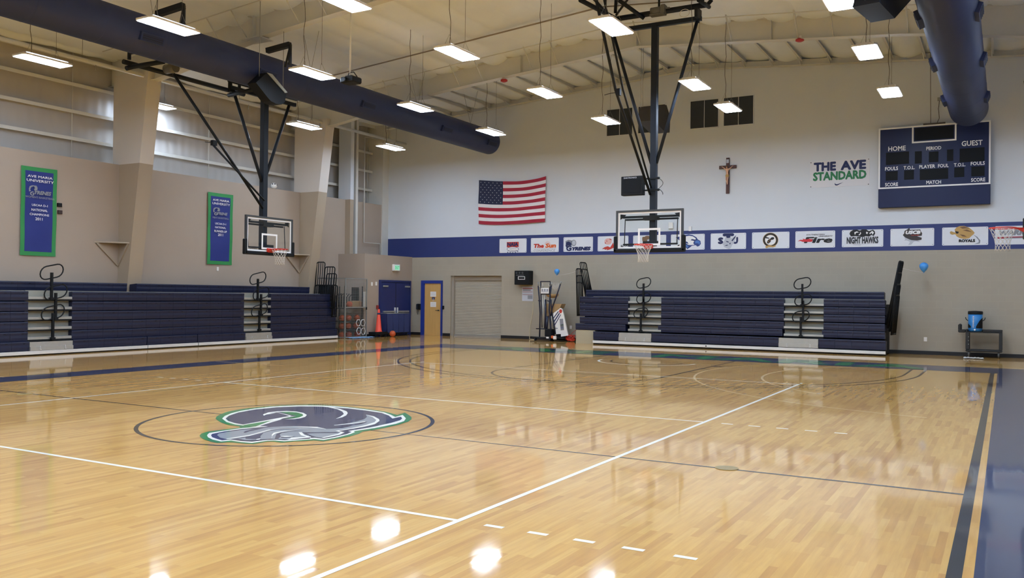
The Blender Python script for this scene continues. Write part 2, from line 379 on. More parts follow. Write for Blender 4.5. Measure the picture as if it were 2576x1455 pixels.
# ---- painted court
def flat(name, pts, m, z, parent=floor):
    b = MB(); b.poly([(x, y, z) for x, y in pts]); return b.build(name, m, parent)
def bar(b, x0, y0, x1, y1, z=.0012): b.poly([(x0, y0, z), (x1, y0, z), (x1, y1, z), (x0, y1, z)])
def arc(b, cx, cy, r, a0, a1, w=.05, z=.0012, n=64):
    for i in range(n):
        t0 = R(a0+(a1-a0)*i/n); t1 = R(a0+(a1-a0)*(i+1)/n)
        b.poly([(cx+(r-w)*math.cos(t0), cy+(r-w)*math.sin(t0), z), (cx+r*math.cos(t0), cy+r*math.sin(t0), z), (cx+r*math.cos(t1), cy+r*math.sin(t1), z), (cx+(r-w)*math.cos(t1), cy+(r-w)*math.sin(t1), z)])
b = MB()       # navy border
bar(b, -8.47, -14.33, -7.6, 14.33, .0008); bar(b, -8.47, 14.33, 11.2, 16.07, .0008); bar(b, 7.765, -14.33, 11.2, 14.33, .0008); bar(b, -8.47, -16.07, 11.2, -14.33, .0008)
b.build('court_border', P_NAVY, floor)
b = MB(); bar(b, 7.62, -14.33, 7.705, 14.33, .0012); b.build('sideline', P_BLACK, floor)
b = MB(); bar(b, -7.6, -.025, 7.62, .025); arc(b, 0, 0, 1.83, 0, 360, .05, n=120); b.build('centre_circle', P_BLACK, floor)
b = MB()
for sg in (1, -1):
    arc(b, 0, sg*12.75, 6.32, 180 if sg > 0 else 0, 360 if sg > 0 else 180, .05, .0012, 100); arc(b, 0, sg*12.75, 6.02, 180 if sg > 0 else 0, 360 if sg > 0 else 180, .05, .0014, 100)
    for x in (6.32, -6.27, 6.02, -5.97): bar(b, x-.05, min(sg*12.75, sg*14.33), x, max(sg*12.75, sg*14.33))
b.build('three_point_lines', P_BLACK, floor)
b = MB()
for sg in (1, -1):
    for x in (-1.83, 1.78): bar(b, x, min(sg*8.54, sg*14.33), x+.05, max(sg*8.54, sg*14.33))
    bar(b, -1.83, sg*8.54-.025, 1.83, sg*8.54+.025)
    arc(b, 0, sg*8.54, 1.83, 180 if sg > 0 else 0, 360 if sg > 0 else 180, .05, .0012, 50)
    arc(b, 0, sg*12.75, .95, 180 if sg > 0 else 0, 360 if sg > 0 else 180, .05, .0013, 40)
    for x in (-2.03, 1.83):
        for y in (13.3-.9, 13.3-1.95, 13.3-2.9, 13.3-3.8): bar(b, x, sg*y-.03-(.12 if y > 12 else 0), x+.2, sg*y+.03)
b.build('lane_lines', P_BLACK, floor)
b = MB()
for sg in (1, -1): arc(b, 0, sg*12.75, 1.27, 180 if sg > 0 else 0, 360 if sg > 0 else 180, .06, .0015, 50)
b.build('restricted_arc', P_WHITE, floor)
b = MB()       # volleyball court
for x in (-4.5, 4.45): bar(b, x, -9, x+.05, 9, .0016); bar(b, x, 9.15, x+.05, 9.3, .0016)
for y in (-9, 8.95, -3, 2.95): bar(b, -4.5, y, 4.5, y+.05, .0018)
for y in (-3, 2.95):
    for k in range(5):
        for sg in (1, -1):
            x0 = sg*(4.5+.2+.35*k); bar(b, min(x0, x0+sg*.15), y, max(x0, x0+sg*.15), y+.05, .0018)
b.build('volleyball_lines', P_WHITE, floor)
b = MB()       # faint cross-court lines
arc(b, 8.0, 11.0, 5.95, 90+40, 270-10, .045, .0010, 60); arc(b, 8.0, 11.0, 4.6, 120, 230, .05, .0010, 40)
bar(b, -13.0, 1.3, -8.47, 1.34, .001); bar(b, -8.4, 6.3, -6.2, 6.34, .0011); bar(b, -12.5, 16.35, 11.2, 16.40, .001)
b.build('cross_court_lines', P_TAN, floor)
def fpoly(lst, z, m, name):
    b = MB()
    for poly in lst:
        pts = []
        for q in poly:
            k, x, y = q; u0 = {'A': 500, 'B': 780}[k]; p = at(u0+x/8.587, 1000+y/8.587, 'Z', 0); pts.append((p.x, p.y, z))
        b.poly(pts)
    return b.build(name, m, LOGO)
def A(*l): return [('A', l[i], l[i+1]) for i in range(0, len(l), 2)]
def B(*l): return [('B', l[i], l[i+1]) for i in range(0, len(l), 2)]
b = MB()
grn = A(18,830,60,785,200,745,550,700,900,655,870,630,640,600,500,555,400,500,362,465,385,420,470,370,620,315,850,270,1150,230,1500,195,1900,172,2400,163)+B(100,163,400,175,800,205,1200,250,1600,310,1760,350,1880,385,2050,335,2110,370,2190,430,2190,480,2120,530,1900,600,1500,690,1130,745,1060,790,850,850,550,910,290,955,90,935,0,942)+A(2050,960,1800,985,1600,960,1480,962,1180,1015,1000,1005,650,975,400,990,250,960,80,900,30,860)
pts = []
for k, x, y in grn:
    p = at({'A': 500, 'B': 780}[k]+x/8.587, 1000+y/8.587, 'Z', 0); pts.append((p.x, p.y, .0022))
LOGO = MB().poly(pts).build('centre_emblem', P_GREEN, floor)
fpoly([A(178,830,200,800,230,775,550,725,950,670,1230,652,1020,626,960,612,780,590,600,540,505,465,560,410,700,350,900,300,1200,250,1600,205,2100,180,2500,180)+B(200,180,500,195,900,230,1300,280,1600,330,1750,385,1840,430,2000,385,2070,460,2030,520,1850,580,1400,670,940,738,970,758,870,800,600,870,290,928,90,905,0,915)+A(2400,915,1850,957,1650,940,1480,945,1150,992,900,972,700,940,480,962,300,920,200,870)], .0028, P_WHITE, 'white_outline')
fpoly([A(265,830,280,805,300,795,560,742,950,688,1280,660,1500,640,1310,626,1800,482,1640,484,960,597,780,565,640,520,580,465,650,405,850,335,1200,270,1700,220,2200,203,2500,205)+B(200,208,380,214,800,245,1200,290,1550,345,1700,400,1780,465,1965,425,1990,465,1950,500,1750,560,1300,658,820,735,900,755,800,800,500,870,290,905,100,882,0,888)+A(2400,902,1850,935,1650,920,1480,925,1150,965,900,950,700,915,500,937,400,910,290,870)], .0034, P_LNAVY, 'navy_plume')
fpoly([A(395,825,430,790,600,757,1000,702,1240,692,1500,657,1800,636,2200,633,2576,645)+B(200,658,350,690,700,672,1000,600,1100,560,800,590,520,608,760,585,1000,530,1170,480,1230,430,1205,385,1350,430,1430,500,1390,550,1200,610,900,675,540,738,660,768,600,800,270,885,130,865,0,825)+A(2330,790,2420,868,1920,918,1560,905,1420,912,1240,925,1000,935,850,905,590,912,460,880)], .0040, P_GREY, 'grey_helmet')
fpoly([A(1000,640,1230,636,1560,512,1690,484,960,608), A(1770,330,1900,318,2050,322,2200,350,2260,395,2220,430,2100,455,1850,470,2060,425,2120,412)], .0042, P_GREEN, 'green_notch')
fpoly([A(960,597,2010,404,1720,340,1400,392,1390,380,1430,360,1720,345,1990,420,2120,412,1830,462,960,610), A(1230,640,1660,482,1830,462,1310,632), A(1500,632,1300,628,1230,640,1400,642),
       A(1385,385,1500,335,1700,312,1900,304,2100,315,2260,345,2335,390,2300,430,2200,462,2050,482,1850,482,2050,466,2180,440,2255,405,2240,370,2120,335,1950,322,1750,325,1550,350,1440,390,1410,405),
       B(250,190,450,215,650,260,790,310,815,350,780,400,700,440,550,475,650,430,730,370,700,320,600,270,400,225,200,205),
       B(1195,380,1380,420,1490,480,1500,520,1400,590,1150,650,850,700,620,738,750,770,640,820,290,890,250,880,600,800,660,765,540,735,900,675,1200,608,1395,545,1430,500,1350,435),
       B(520,610,900,565,1190,528,1195,540,900,583,520,618), B(0,648,200,662,350,692,340,696,200,676,0,660), A(1800,636,2200,640,2576,652,2576,665,2200,650),
       A(590,905,1100,822,1500,712,1800,682,2100,674,2400,690,2100,684,1800,695,1500,728,1100,842,610,916),
       A(1240,850,1320,848,1335,900,1310,926,1240,926,1258,890), A(1560,908,1600,830,1660,790,1850,745,2050,728,1850,732,1620,775,1575,820,1588,865),
       A(1770,848,1900,842,2030,852,2030,865,1850,865), A(2155,765,2225,765,2280,820,2420,868,1920,920,1900,912,2330,862,2210,830), A(2000,880,2420,862,2430,875,1930,930)], .0048, P_WHITE, 'white_strokes')
fpoly([A(1340,920,1330,850,1400,775,1560,728,1800,700,2100,688,2440,700,2100,680,1800,686,1560,715,1350,790,1000,865,720,912,1010,880,1010,905,1240,912,1340,895), A(1640,912,1660,850,1680,800,1780,765,2100,730,2400,728,2050,740,1800,775,1750,810,1770,860,1720,905),
       A(965,775,1000,745,1120,712,1400,675,1250,712,1100,740,1010,775), A(1770,872,1900,868,2110,855,1950,880,1780,885), A(2228,765,2576,765,2576,778,2330,790,2420,850,2300,812),
       B(0,765,560,758,640,772,560,778,0,780), B(520,622,900,590,1200,543,1250,535,1100,590,700,660,360,690,300,665), A(640,915,850,905,1000,935,1240,928,1560,910,1900,922,1480,928,1150,960,900,950)], .0052, P_LNAVY, 'navy_strokes')
for u, v, w in ((1828, 1179, 'right of centre'), (62, 992.5, 'near the left edge')):
    c = at(u, v, 'Z', 0); b = MB(); b.cyl((c.x, c.y, 0), (c.x, c.y, .006), .11, 28); t_ = b.build('floor_plate', mat('brass_plate', '8f7a45', .4, .3)); t_['label'] = 'small round brass net-post cover in the court, %s' % w; t_['category'] = 'floor plate'
# baseline wording
b = MB(); x0 = at(1323, 879, 'Z', 0).x; x1 = at(2253, 925, 'Z', 0).x
b.text('AVE  MARIA', (-6.3, 14.55, .0016), Vector((12.6, 0, 0)), Vector((0, 1.3, 0)), bold=.03)
b.build('baseline_lettering', P_GREEN, floor)

# ---- far wall with its openings
FX0, FX1 = -11.4, -9.05; FZ = 2.41
b = MB()
b.span((XLO, YF, 0), (FX0, YF+.35, 3.17)); b.span((FX1, YF, 0), (XR, YF+.35, 3.17)); b.span((FX0, YF, FZ), (FX1, YF+.35, 3.17))
wf = struct(b, 'wall_far', BLOCK)
MB().span((XLO, YF-.003, 3.16), (XR, YF+.3, 3.95)).build('blue_band', BANDB, wf)
b = MB(); b.prism([(XLO, YF, 3.95), (XR, YF, 3.95), (XR, YF, 9.2), (RX, YF, 10.2), (XLO, YF, 9.2)], (0, .3, 0)); b.build('upper_wall', WHITEW, wf)
b = MB(); b.span((FX1, YF-.02, 0), (XR, YF, .11)); struct(b, 'baseboard_far', BASE)
b = MB(); b.span((-13.3, YF-.02, 0), (-12.83, YF, .11)); b.span((-11.75, YF-.02, 0), (FX0, YF, .11)); struct(b, 'baseboard_corner', BASE)
# roller door
d3 = MB().span((FX0, YF+.2, 0), (FX1, YF+.22, FZ)).build('door_3', CREAM, None, 'structure')
b = MB(); n = 36
for i in range(n):
    z0 = .06+i*(FZ-.2)/n; zz = (FZ-.2)/n
    b.prism([(FX0+.1, YF+.2, z0), (FX0+.1, YF+.19, z0+zz*.3), (FX0+.1, YF+.19, z0+zz*.7), (FX0+.1, YF+.2, z0+zz)], (FX1-FX0-.1, 0, 0))
b.build('curtain', mat('roller_slat', 'a6a092', .5, noise=.04), d3)
MB().span((FX0, YF+.08, 0), (FX0+.1, YF+.2, FZ)).build('guide', mat('roller_guide', '9c958a', .5), d3)
MB().span((FX0+.1, YF+.14, FZ-.18), (FX1, YF+.2, FZ)).build('lintel', mat('roller_hood', '9a9184', .5), d3)
MB().span((FX0+.1, YF+.14, 0), (FX1, YF+.2, .06)).build('bottom_bar', ALU, d3)
# birch door
d1 = MB().span((-12.63, YF-.03, 0), (-11.83, YF+.01, 2.1)).build('door_1', DOORW, None, 'structure')
b = MB(); b.span((-12.8, YF-.07, 0), (-12.63, YF+.01, 2.22)); b.span((-11.83, YF-.07, 0), (-11.77, YF+.01, 2.22)); b.span((-12.63, YF-.07, 2.1), (-11.83, YF+.01, 2.22)); b.build('door_frame', mat('door_frame_blue', '24388a', .4), d1)
b = MB(); b.cyl((-11.93, YF-.03, 1.02), (-11.93, YF-.1, 1.02), .022, 10); b.cyl((-11.92, YF-.09, 1.02), (-12.06, YF-.09, 1.02), .011, 8); b.build('handle', MAST, d1)
for (u0, v0, u1, v1, m, nm, lb) in ((1083, 734, 1097, 747, WHITEP, 'paper_notice', 'white printed sheet taped high on the birch door'), (1083, 760, 1097, 773, WHITEP, 'paper_notice', 'white printed sheet taped below the small dark door plate'), (1087, 748, 1094, 754, NAVP, 'door_plate', 'small dark room plate between two sheets on the birch door')):
    p = at(u0, v0, 'Y', YF-.035); q = at(u1, v1, 'Y', YF-.035); w = MB().span((p.x, YF-.045, q.z), (q.x, YF-.035, p.z), 0)
    for i in range(4): w.span((p.x+.03, YF-.047, p.z-.04-i*.035), (q.x-.03, YF-.0455, p.z-.05-i*.035), 1)
    tag(w.build(nm, [m, LGRY], None), lb, 'notice' if nm[0] == 'p' else 'sign')
# windows (dark blinds) high on the far wall
for i, (u0, v0, u1, v1) in enumerate(((1528, 278, 1591, 338), (1607, 270, 1673, 332), (1738, 256, 1807, 318), (1822, 246, 1895, 308))):
    p = at(u0, v0, 'Y', YF); q = at(u1, v1, 'Y', YF); z1 = 8.40; z0 = 7.46
    w = MB().span((p.x, YF-.02, z0), (q.x, YF, z1)).build('window_%d' % (i+1), WINB, None, 'structure')
    b = MB(); t = .022
    b.span((p.x-t, YF-.04, z0-t), (p.x, YF, z1+t)); b.span((q.x, YF-.04, z0-t), (q.x+t, YF, z1+t)); b.span((p.x, YF-.04, z1), (q.x, YF, z1+t)); b.span((p.x, YF-.04, z0-t), (q.x, YF, z0))
    mx_ = (p.x+q.x)/2; b.span((mx_-.008, YF-.035, z0), (mx_+.008, YF, z1)); b.build('window_frame', WHITEW, w)

# ---- left wall: tan lower wall, metal panels above, girts
wl = struct(MB().span((XL-.12, YB, 0), (XL, YF, 5.33)), 'wall_left', TANW)
MB().span((XLO, YB, 5.25), (XL-.12, YF, 5.33)).build('wall_ledge', CREAM, wl)
MB().span((XLO-.05, YB, 5.2), (XLO, YF, 8.9)).build('metal_cladding', METALP, wl)
for z in (5.98, 6.75, 7.52, 8.25):
    b = MB(); b.span((XLO, YB, z-.02), (XLO+.2, YF, z+.02)); b.span((XLO+.18, YB, z-.075), (XLO+.2, YF, z-.02)); b.build('girt', CREAM, wl)
b = MB()
for y in (-6, -1.5, 4.4, 7.1, 12, 14.3, 17.6, 19.3, 20.3): b.cyl((XLO+.1, y, 5.3), (XLO+.1, y, 8.6), .012, 6)
b.build('sag_rods', CREAM, wl)
# tapered, clad columns
def column(n, y0, y1):
    prof = [(0, -13.98), (1.8, -13.98+.02), (5.33, -13.62), (7.72, -13.07), (8.05, -13.0)]
    prof = [(0, -14.45), (1.8, -14.17), (2.7, -14.06), (5.33, -13.71), (7.95, -13.38)]
    b = MB(); lo = [(z, x) for z, x in prof if z <= 5.33]
    b.prism([(XL-.05, y0, 0)]+[(x, y0, z) for z, x in lo]+[(XL-.05, y0, 5.33)], (0, y1-y0, 0)); c = b.build('wall_column_%d' % n, TANC, None, 'structure')
    b = MB(); b.prism([(-14.9, y0, 5.33), (-13.71, y0, 5.33), (-13.38, y0, 7.95), (-14.9, y0, 7.95)], (0, y1-y0, 0)); b.build('column_head', mat('column_head_paint', 'd3ccc4', .5), c)
    return c
cols = [column(1, 8.2, 8.66), column(2, 15.7, 16.15), column(3, .7, 1.16), column(4, -6.8, -6.34)]
# end-bay posts
b = MB(); b.span((-14.95, 18.22, 0), (-14.35, 18.42, 5.33)); p_ = struct(b, 'wall_column_5', TANC); MB().span((-14.95, 18.22, 5.33), (-14.35, 18.42, 8.7)).build('column_head', WHITEW, p_)
MB().cyl((-14.5, 18.52, 3.2), (-14.5, 18.52, 8.6), .05, 10).build('downpipe', mat('brown_pipe', '5a4a3f', .5), p_)
b = MB(); b.span((XLO, 18.62, 3.2), (-14.4, 18.74, 8.7)); b.span((XLO, 20.5, 3.2), (-14.55, YF, 8.8)); b.build('end_posts', CREAM, p_)
b = MB(); P = [at(918, 345, 'X', -14.5), at(915, 610, 'X', -14.5)]; b.tube([P[0], P[1], P[1]+Vector((0, 1.05, 0)), P[1]+Vector((0, 1.05, -.5))], .02, 6)
b.tube([P[0], P[0]+Vector((0, .8, .05))], .015, 6); tag(b.build('conduit', CREAM), 'thin tan conduit climbing the wall behind the storage block', 'conduit')
# storage block in the corner
bx = struct(MB().span((XL, 17.85, 0), (-13.3, YF, 3.18)), 'wall_block', TANW)
b = MB(); b.span((-13.3, 17.85, 0), (-13.28, 18.72, .11)); b.span((-13.3, 20.7, 0), (-13.28, YF, .11)); struct(b, 'baseboard_block', BASE)
d2 = MB().span((-13.3, 18.8, 0), (-13.27, 20.66, 2.12)).build('door_2', DOORB, None, 'structure')
b = MB(); b.span((-13.3, 18.72, 0), (-13.22, 18.8, 2.2)); b.span((-13.3, 20.66, 0), (-13.22, 20.74, 2.2)); b.span((-13.3, 18.8, 2.12), (-13.22, 20.66, 2.2)); b.build('door_frame', DOORB, d2)
for s in (0, 1):
    y0 = 18.82+s*.93; y1 = y0+.89; lf = MB().span((-13.27, y0, .02), (-13.23, y1, 2.1), 0, .004).build('door_leaf', DOORB, d2)
    MB().span((-13.23, y0+.08, .93), (-13.17, y1-.08, .99)).build('push_bar', ALU, lf)
    yy = y1-.06 if s == 0 else y0+.06
    MB().span((-13.23, yy-.03, .8), (-13.18, yy+.03, 1.12), 0, .008).build('latch_case', SILV, lf)
    MB().span((-13.23, y0+.08+.5*s, 1.93), (-13.18, y0+.36+.5*s, 1.99)).build('door_closer', ALUG, lf)
MB().span((-13.27, 19.705, .02), (-13.235, 19.755, 2.1)).build('mullion', MAST, d2)
p = at(994, 674, 'X', -13.3); e = thing('exit_sign', 'lit green exit sign above the blue double doors', 'exit sign', (-13.3, p.y, p.z))
MB().span((-13.3, p.y-.2, p.z-.13), (-13.2, p.y+.2, p.z+.13), 0, .01).build('housing', WHITEP, e)
MB().span((-13.21, p.y-.15, p.z-.09), (-13.195, p.y+.15, p.z+.09)).build('lit_panel', mat('exit_green_glow', '9fe8c4', .4, emit=.5), e)
b = MB(); b.text('EXIT', (-13.192, p.y-.13, p.z-.06), Vector((0, .26, 0)), Vector((0, 0, .12)), bold=.01); b.build('lettering', mat('exit_letter_green', '1f9a66', .5, emit=.3), e)

# ---- remaining walls (behind and right of the camera)
struct(MB().span((XR, YB, 0), (XR+.2, YF, 3.17)), 'wall_right', BLOCKY); wr = bpy.data.objects['wall_right']
MB().span((XR, YB, 3.17), (XR+.2, YF, 3.95)).build('blue_band', BANDB, wr); MB().span((XR, YB, 3.95), (XR+.2, YF, 9.2)).build('upper_wall', WHITEW, wr)
wb = struct(MB().span((XLO, YB-.2, 0), (XR, YB, 3.95)), 'wall_back', BLOCK); MB().prism([(XLO, YB, 3.95), (XR, YB, 3.95), (XR, YB, 9.2), (RX, YB, 10.2), (XLO, YB, 9.2)], (0, -.2, 0)).build('upper_wall', WHITEW, wb)

# ---- roof: sagging white fabric on purlins, tapered rafters
PXs = [RX+.12+.9*i for i in range(-15, 15)]; PXs = [x for x in PXs if XLO < x < XR]
FR = [(-14.4, -14.2), (-6.7, -6.45), (.8, 1.05), (8.3, 8.55), (15.8, 16.05)]      # rafter planes
rnd = random.Random(3)
b = MB(); ny = 150; nx = 10; xs = []
edges = [XLO]+PXs+[XR]
for a, c in zip(edges[:-1], edges[1:]):
    for k in range(nx): xs.append((a+(c-a)*k/nx, math.sin(math.pi*k/nx), a))
xs.append((XR, 0, XR)); ys = [YB+(YF-YB)*j/ny for j in range(ny+1)]
sag = {}
for x, s, a in xs:
    if a not in sag: sag[a] = [rnd.uniform(.05, .13) for _ in range(40)]
vs = []
for x, s, a in xs:
    for y in ys:
        t = (y-YB)/1.0; i = int(t); f = t-i; f = f*f*(3-2*f); sg = sag[a]; q = sg[i % 40]*(1-f)+sg[(i+1) % 40]*f
        tuft = .03*math.sin(y*3.1+a*2)*s+.012*math.sin(y*9+x*5)
        vs.append((x, y, roof(x)+(-.012 if y < 15.4 else -.012+.16*min(1, (y-15.4)/4.5))-q*s*(.55+.7*math.sin(y*.45+a*1.7)**2)+tuft*.8))
n_ = ny+1; fs = [[i*n_+j, i*n_+j+1, (i+1)*n_+j+1, (i+1)*n_+j] for i in range(len(xs)-1) for j in range(ny)]
b.add(vs, fs, 0, True); ceil = struct(b, 'ceiling', FABRIC)
MB().add([(XLO-.3, YB, 9.0), (RX, YB, 10.15), (XR+.2, YB, 9.0), (XLO-.3, YF+.3, 9.0), (RX, YF+.3, 10.15), (XR+.2, YF+.3, 9.0)], [[0, 1, 4, 3], [1, 2, 5, 4]]).build('roof_deck', METALP, ceil)
for x in PXs:
    b = MB(); z = roof(x); b.span((x-.004, YB, z), (x+.004, YF, z+.2)); b.span((x, YB, z), (x+.06, YF, z+.006)); b.build('purlin', CREAM, ceil)
for k, (y0, y1) in enumerate(FR):
    b = MB(); ym = (y0+y1)/2; N = 40; X0, X1 = XLO, XR
    xx = [X0+(X1-X0)*i/N for i in range(N+1)]+[RX]; xx = sorted(set(xx))
    for xa, xb in zip(xx[:-1], xx[1:]):
        za = max(raft(xa), 7.7); zb = max(raft(xb), 7.7); ta = roof(xa)+.0; tb = roof(xb)+.0
        b.prism([(xa, ym-.006, za), (xb, ym-.006, zb), (xb, ym-.006, tb), (xa, ym-.006, ta)], (0, .012, 0))
        b.prism([(xa, y0, za), (xb, y0, zb), (xb, y0, zb+.014), (xa, y0, za+.014)], (0, y1-y0, 0))
        b.prism([(xa, y0, ta-.014), (xb, y0, tb-.014), (xb, y0, tb), (xa, y0, ta)], (0, y1-y0, 0))
    for x in (-9.4, -5.5, RX, 2.3, 6.2): b.span((x-.006, y0, raft(x)), (x+.006, y1, roof(x)))
    rf = b.build('rafter', CREAM, ceil)
    if k in (3, 4):
        for i, x in enumerate(PXs):
            if x < -12.6 or x > 9 or i % 3 == 1: continue
            MB().tube([(x, y0+.03, raft(x)+.02), (x, y0-.62, roof(x)+.02)], .02, 4).build('flange_brace', CREAM, rf)
    if k >= 3:
        for x in (-9.35,): MB().span((x-.35, y0-.15, raft(x)-.02), (x+.35, y1+.1, raft(x)-.005)).build('splice_plate', CREAM, rf)
# end-wall rafter
b = MB()
for xa, xb in ((XLO, RX), (RX, XR)):
    za, zb = [9.47-.075*abs(x-RX) for x in (xa, xb)]
    b.prism([(xa, YF-.22, za), (xb, YF-.22, zb), (xb, YF-.22, zb+.015), (xa, YF-.22, za+.015)], (0, .2, 0)); b.prism([(xa, YF-.12, za), (xb, YF-.12, zb), (xb, YF-.12, zb+.2), (xa, YF-.12, za+.2)], (0, .01, 0))
er = b.build('rafter', CREAM, ceil)
for i, x in enumerate(PXs):
    if -12 < x < 9: MB().tube([(x, YF-.2, 9.47-.075*abs(x-RX)), (x, YF-.75, roof(x)+.02)], .018, 4).build('flange_brace', CREAM, er)
# roof conduits
for k, (ya, dz) in enumerate(((13.2, 0), (13.32, .04))):
    b = MB(); b.tube([(XLO+1, ya, roof(XLO+1)-.2+dz), (RX, ya, roof(RX)-.2+dz), (XR-1, ya, roof(XR-1)-.2+dz)], .018, 6)
    tag(b.build('roof_conduit', mat('grey_conduit', '8f8373', .5)), 'thin steel conduit running across the white roof, %s of the pair' % ('nearer' if k == 0 else 'farther'), 'conduit', 'roof conduits')
for k, ya in enumerate((7.4, 14.9)):
    b = MB(); b.tube([(XLO+1, ya, roof(XLO+1)-.17), (RX, ya, roof(RX)-.17), (XR-1, ya, roof(XR-1)-.17)], .014, 6)
    tag(b.build('sprinkler_branch', CREAM), 'thin cream pipe under the roof just in front of the %s rafter' % ('nearer' if k == 0 else 'farther'), 'pipe', 'roof branch pipes')
# long cream pipe beside the left wall
b = MB(); b.tube([(-13.6, YB+.5, 7.82), (-13.6, 20.75, 7.82)], .055, 10); sp = thing('sprinkler_pipe', 'long cream sprinkler pipe running beside the left wall', 'pipe', (-13.6, 8, 7.82)); b.build('pipe', CREAM, sp)
for y in (-4, 1, 6.3, 11.8, 15.2, 19.6):
    MB().cyl((-13.6, y, 7.86), (-13.6, y, 8.6), .008, 6).build('hanger_rod', GALV, sp); MB().cyl((-13.6, y+.4, 7.62), (-13.6, y+.4, 7.8), .012, 6).build('sprinkler_head', GALV, sp)

# ================================================================ LAMPS
def make_lamp():
    t = thing('high_bay_lamp', 'x', 'ceiling lamp', (0, 0, 0), 0, 'hanging lamps')
    b = MB(); L_, Wd = .62, .26
    b.prism([(-Wd, -L_+.06, 0), (-Wd+.06, -L_, 0), (Wd-.06, -L_, 0), (Wd, -L_+.06, 0), (Wd, L_-.06, 0), (Wd-.06, L_, 0), (-Wd+.06, L_, 0), (-Wd, L_-.06, 0)], (0, 0, .035))
    b.prism([(-.17, -L_+.1, .035), (.17, -L_+.1, .035), (.17, L_-.1, .035), (-.17, L_-.1, .035)], (0, 0, .05)); b.build('housing', LBODY, t)
    b = MB(); b.span((-.2, -L_+.12, .036), (-.18, L_-.12, .04)); b.build('added_uplight', UPL, t); MB().span((.18, -L_+.12, .036), (.2, L_-.12, .04)).build('added_uplight', UPL, t)  # glowing strips added on top of the housing to brighten the roof
    b = MB(); b.span((-Wd+.035, -L_+.05, -.008), (Wd-.035, L_-.05, 0)); b.build('lens', LGT, t)
    b = MB(); 
    for y in (-.35, .35):
        b = MB(); b.tube([(-.12, y, .08), (0, y*.9, .35), (.12, y, .08)], .004, 5); b.build('hanger_wire', GALV, t)
    b = MB()
    pts = [(0, -.3, .085), (.0, -.28, .3)]+[(.02*math.sin(i*1.9), -.3+.015*math.cos(i*1.3), .3+1.9*i/8) for i in range(1, 9)]
    b.tube(pts, .007, 5); b.cyl((0, .32, .3), (0, .32, 2.2), .004, 5); b.build('power_cable', mat('cable_grey', '4d453d', .6), t)
    return t
proto = make_lamp(); first = True
LX = [-11.7, -6.85, -2.72, 1.07, 5.28, 9.4]
LNAME = ['row beside the left wall', 'row beside the left blue duct', 'row over the flag side of the court', 'row through the middle hoop', 'row just left of the right blue duct', 'row beside the right wall']
LY = {0: [4.02, 12.76, 17.29], 1: [3.6, 7.81, 12.1, 16.31], 2: [4.04, 7.92, 12.17, 16.22], 3: [3.6, 7.71, 13.05, 16.07], 4: [3.7, 8.12, 11.91, 16.1], 5: [4, 8.1, 12.1, 16.1]}
ORD = ['nearest', 'second', 'third', 'farthest']; ORD3 = ['nearest', 'middle', 'farthest']
for r, x in enumerate(LX):
    ysv = LY[r]; yb = [-.2, -4.3, -8.5, -12.7]
    for k, y in enumerate(ysv+yb):
        o = proto if first else copy_tree(proto); first = False
        o.location = (x, y, 7.0)
        if k < len(ysv):
            nm = (ORD3 if len(ysv) == 3 else ORD)[k]
            o['label'] = 'lit white high-bay lamp, %s of the %s' % (nm, LNAME[r])
        else: o['label'] = 'lit lamp behind the camera, %s, %s' % (['first', 'second', 'third', 'fourth'][k-len(ysv)], LNAME[r]); 
p = at(414, 272, 'X', -14.62); q = at(441, 275, 'X', -14.62)
o = copy_tree(proto); o.location = (-14.75, q.y-.62, q.z); o['label'] = 'lit high-bay lamp half hidden behind the nearer tan wall column'

# ================================================================ DUCTS
def duct(nm, label, x, z, r, y0, y1, grill):
    t = thing(nm, label, 'air duct', (x, y1, z)); n = 48
    b = MB(); ring = [(x+r*math.cos(2*math.pi*i/n), z+r*math.sin(2*math.pi*i/n)) for i in range(n)]
    b.tube([(x, y0, z), (x, y1-.06, z), (x, y1-.02, z), (x, y1, z)], [r, r, r*.985, r*.95], n); b.build('tube', DUCT, t)
    y = y1-1.3
    while y > y0+1:
        MB().tube([(x, y-.012, z), (x, y, z), (x, y+.012, z)], [r*1.0, r*1.006, r*1.0], n, 0, cap=False).build('seam', DUCT, t); y -= 1.52
    for (y, sd) in grill:
        M = Matrix.Rotation(R(-38)*sd*-1, 4, 'Y'); c = Vector((x, 0, z)); out = Vector((math.cos(R(-20))*sd, 0, math.sin(R(-20))))
        tan_ = Vector((-out.z*sd, 0, out.x*sd)); tan_ = Vector((0, 1, 0)).cross(out)
        Mx = Matrix((out, Vector((0, 1, 0)), tan_)).transposed()
        g = MB().box(c+out*(r+.02)+Vector((0, y, 0)), (.11, .6, .2), 0, Mx, .006).build('register', DUCT, t)
        gg = MB().box(c+out*(r+.079)+Vector((0, y, 0)), (.006, .52, .13), 0, Mx); gg.build('opening', DUCTD, g)
        gg = MB()
        for i in range(3): gg.box(c+out*(r+.084)+tan_*(-.045+.045*i)+Vector((0, y, 0)), (.008, .52, .012), 0, Mx)
        gg.build('louvre', DUCT, g)
    for y in [yy for yy in (-10, -5, 0, 5, 10.2, 15.3, 18.6) if y0 < yy < y1]:
        b = MB(); b.cyl((x, y, z+r), (x-.3, y, roof(x-.3)+.05), .006, 5); b.cyl((x, y, z+r), (x+.3, y, roof(x+.3)+.05), .006, 5); b.build('hanger_cable', GALV, t)
    return t
duct('air_duct', 'long round blue duct along the left wall above the side hoop', -9.1, 7.43, .455, YB+1, 20.0, [(y, s) for y in (-5.5, .3, 4.6, 8.1, 12.2, 16.4, 19.4) for s in (1, -1)])
duct('air_duct', 'round blue duct at upper right ending above the scoreboard', 6.97, 7.07, .5, YB+1, 19.5, [(y, s) for y in (2, 7.5, 9.6, 13.2, 17.2) for s in (1, -1)])

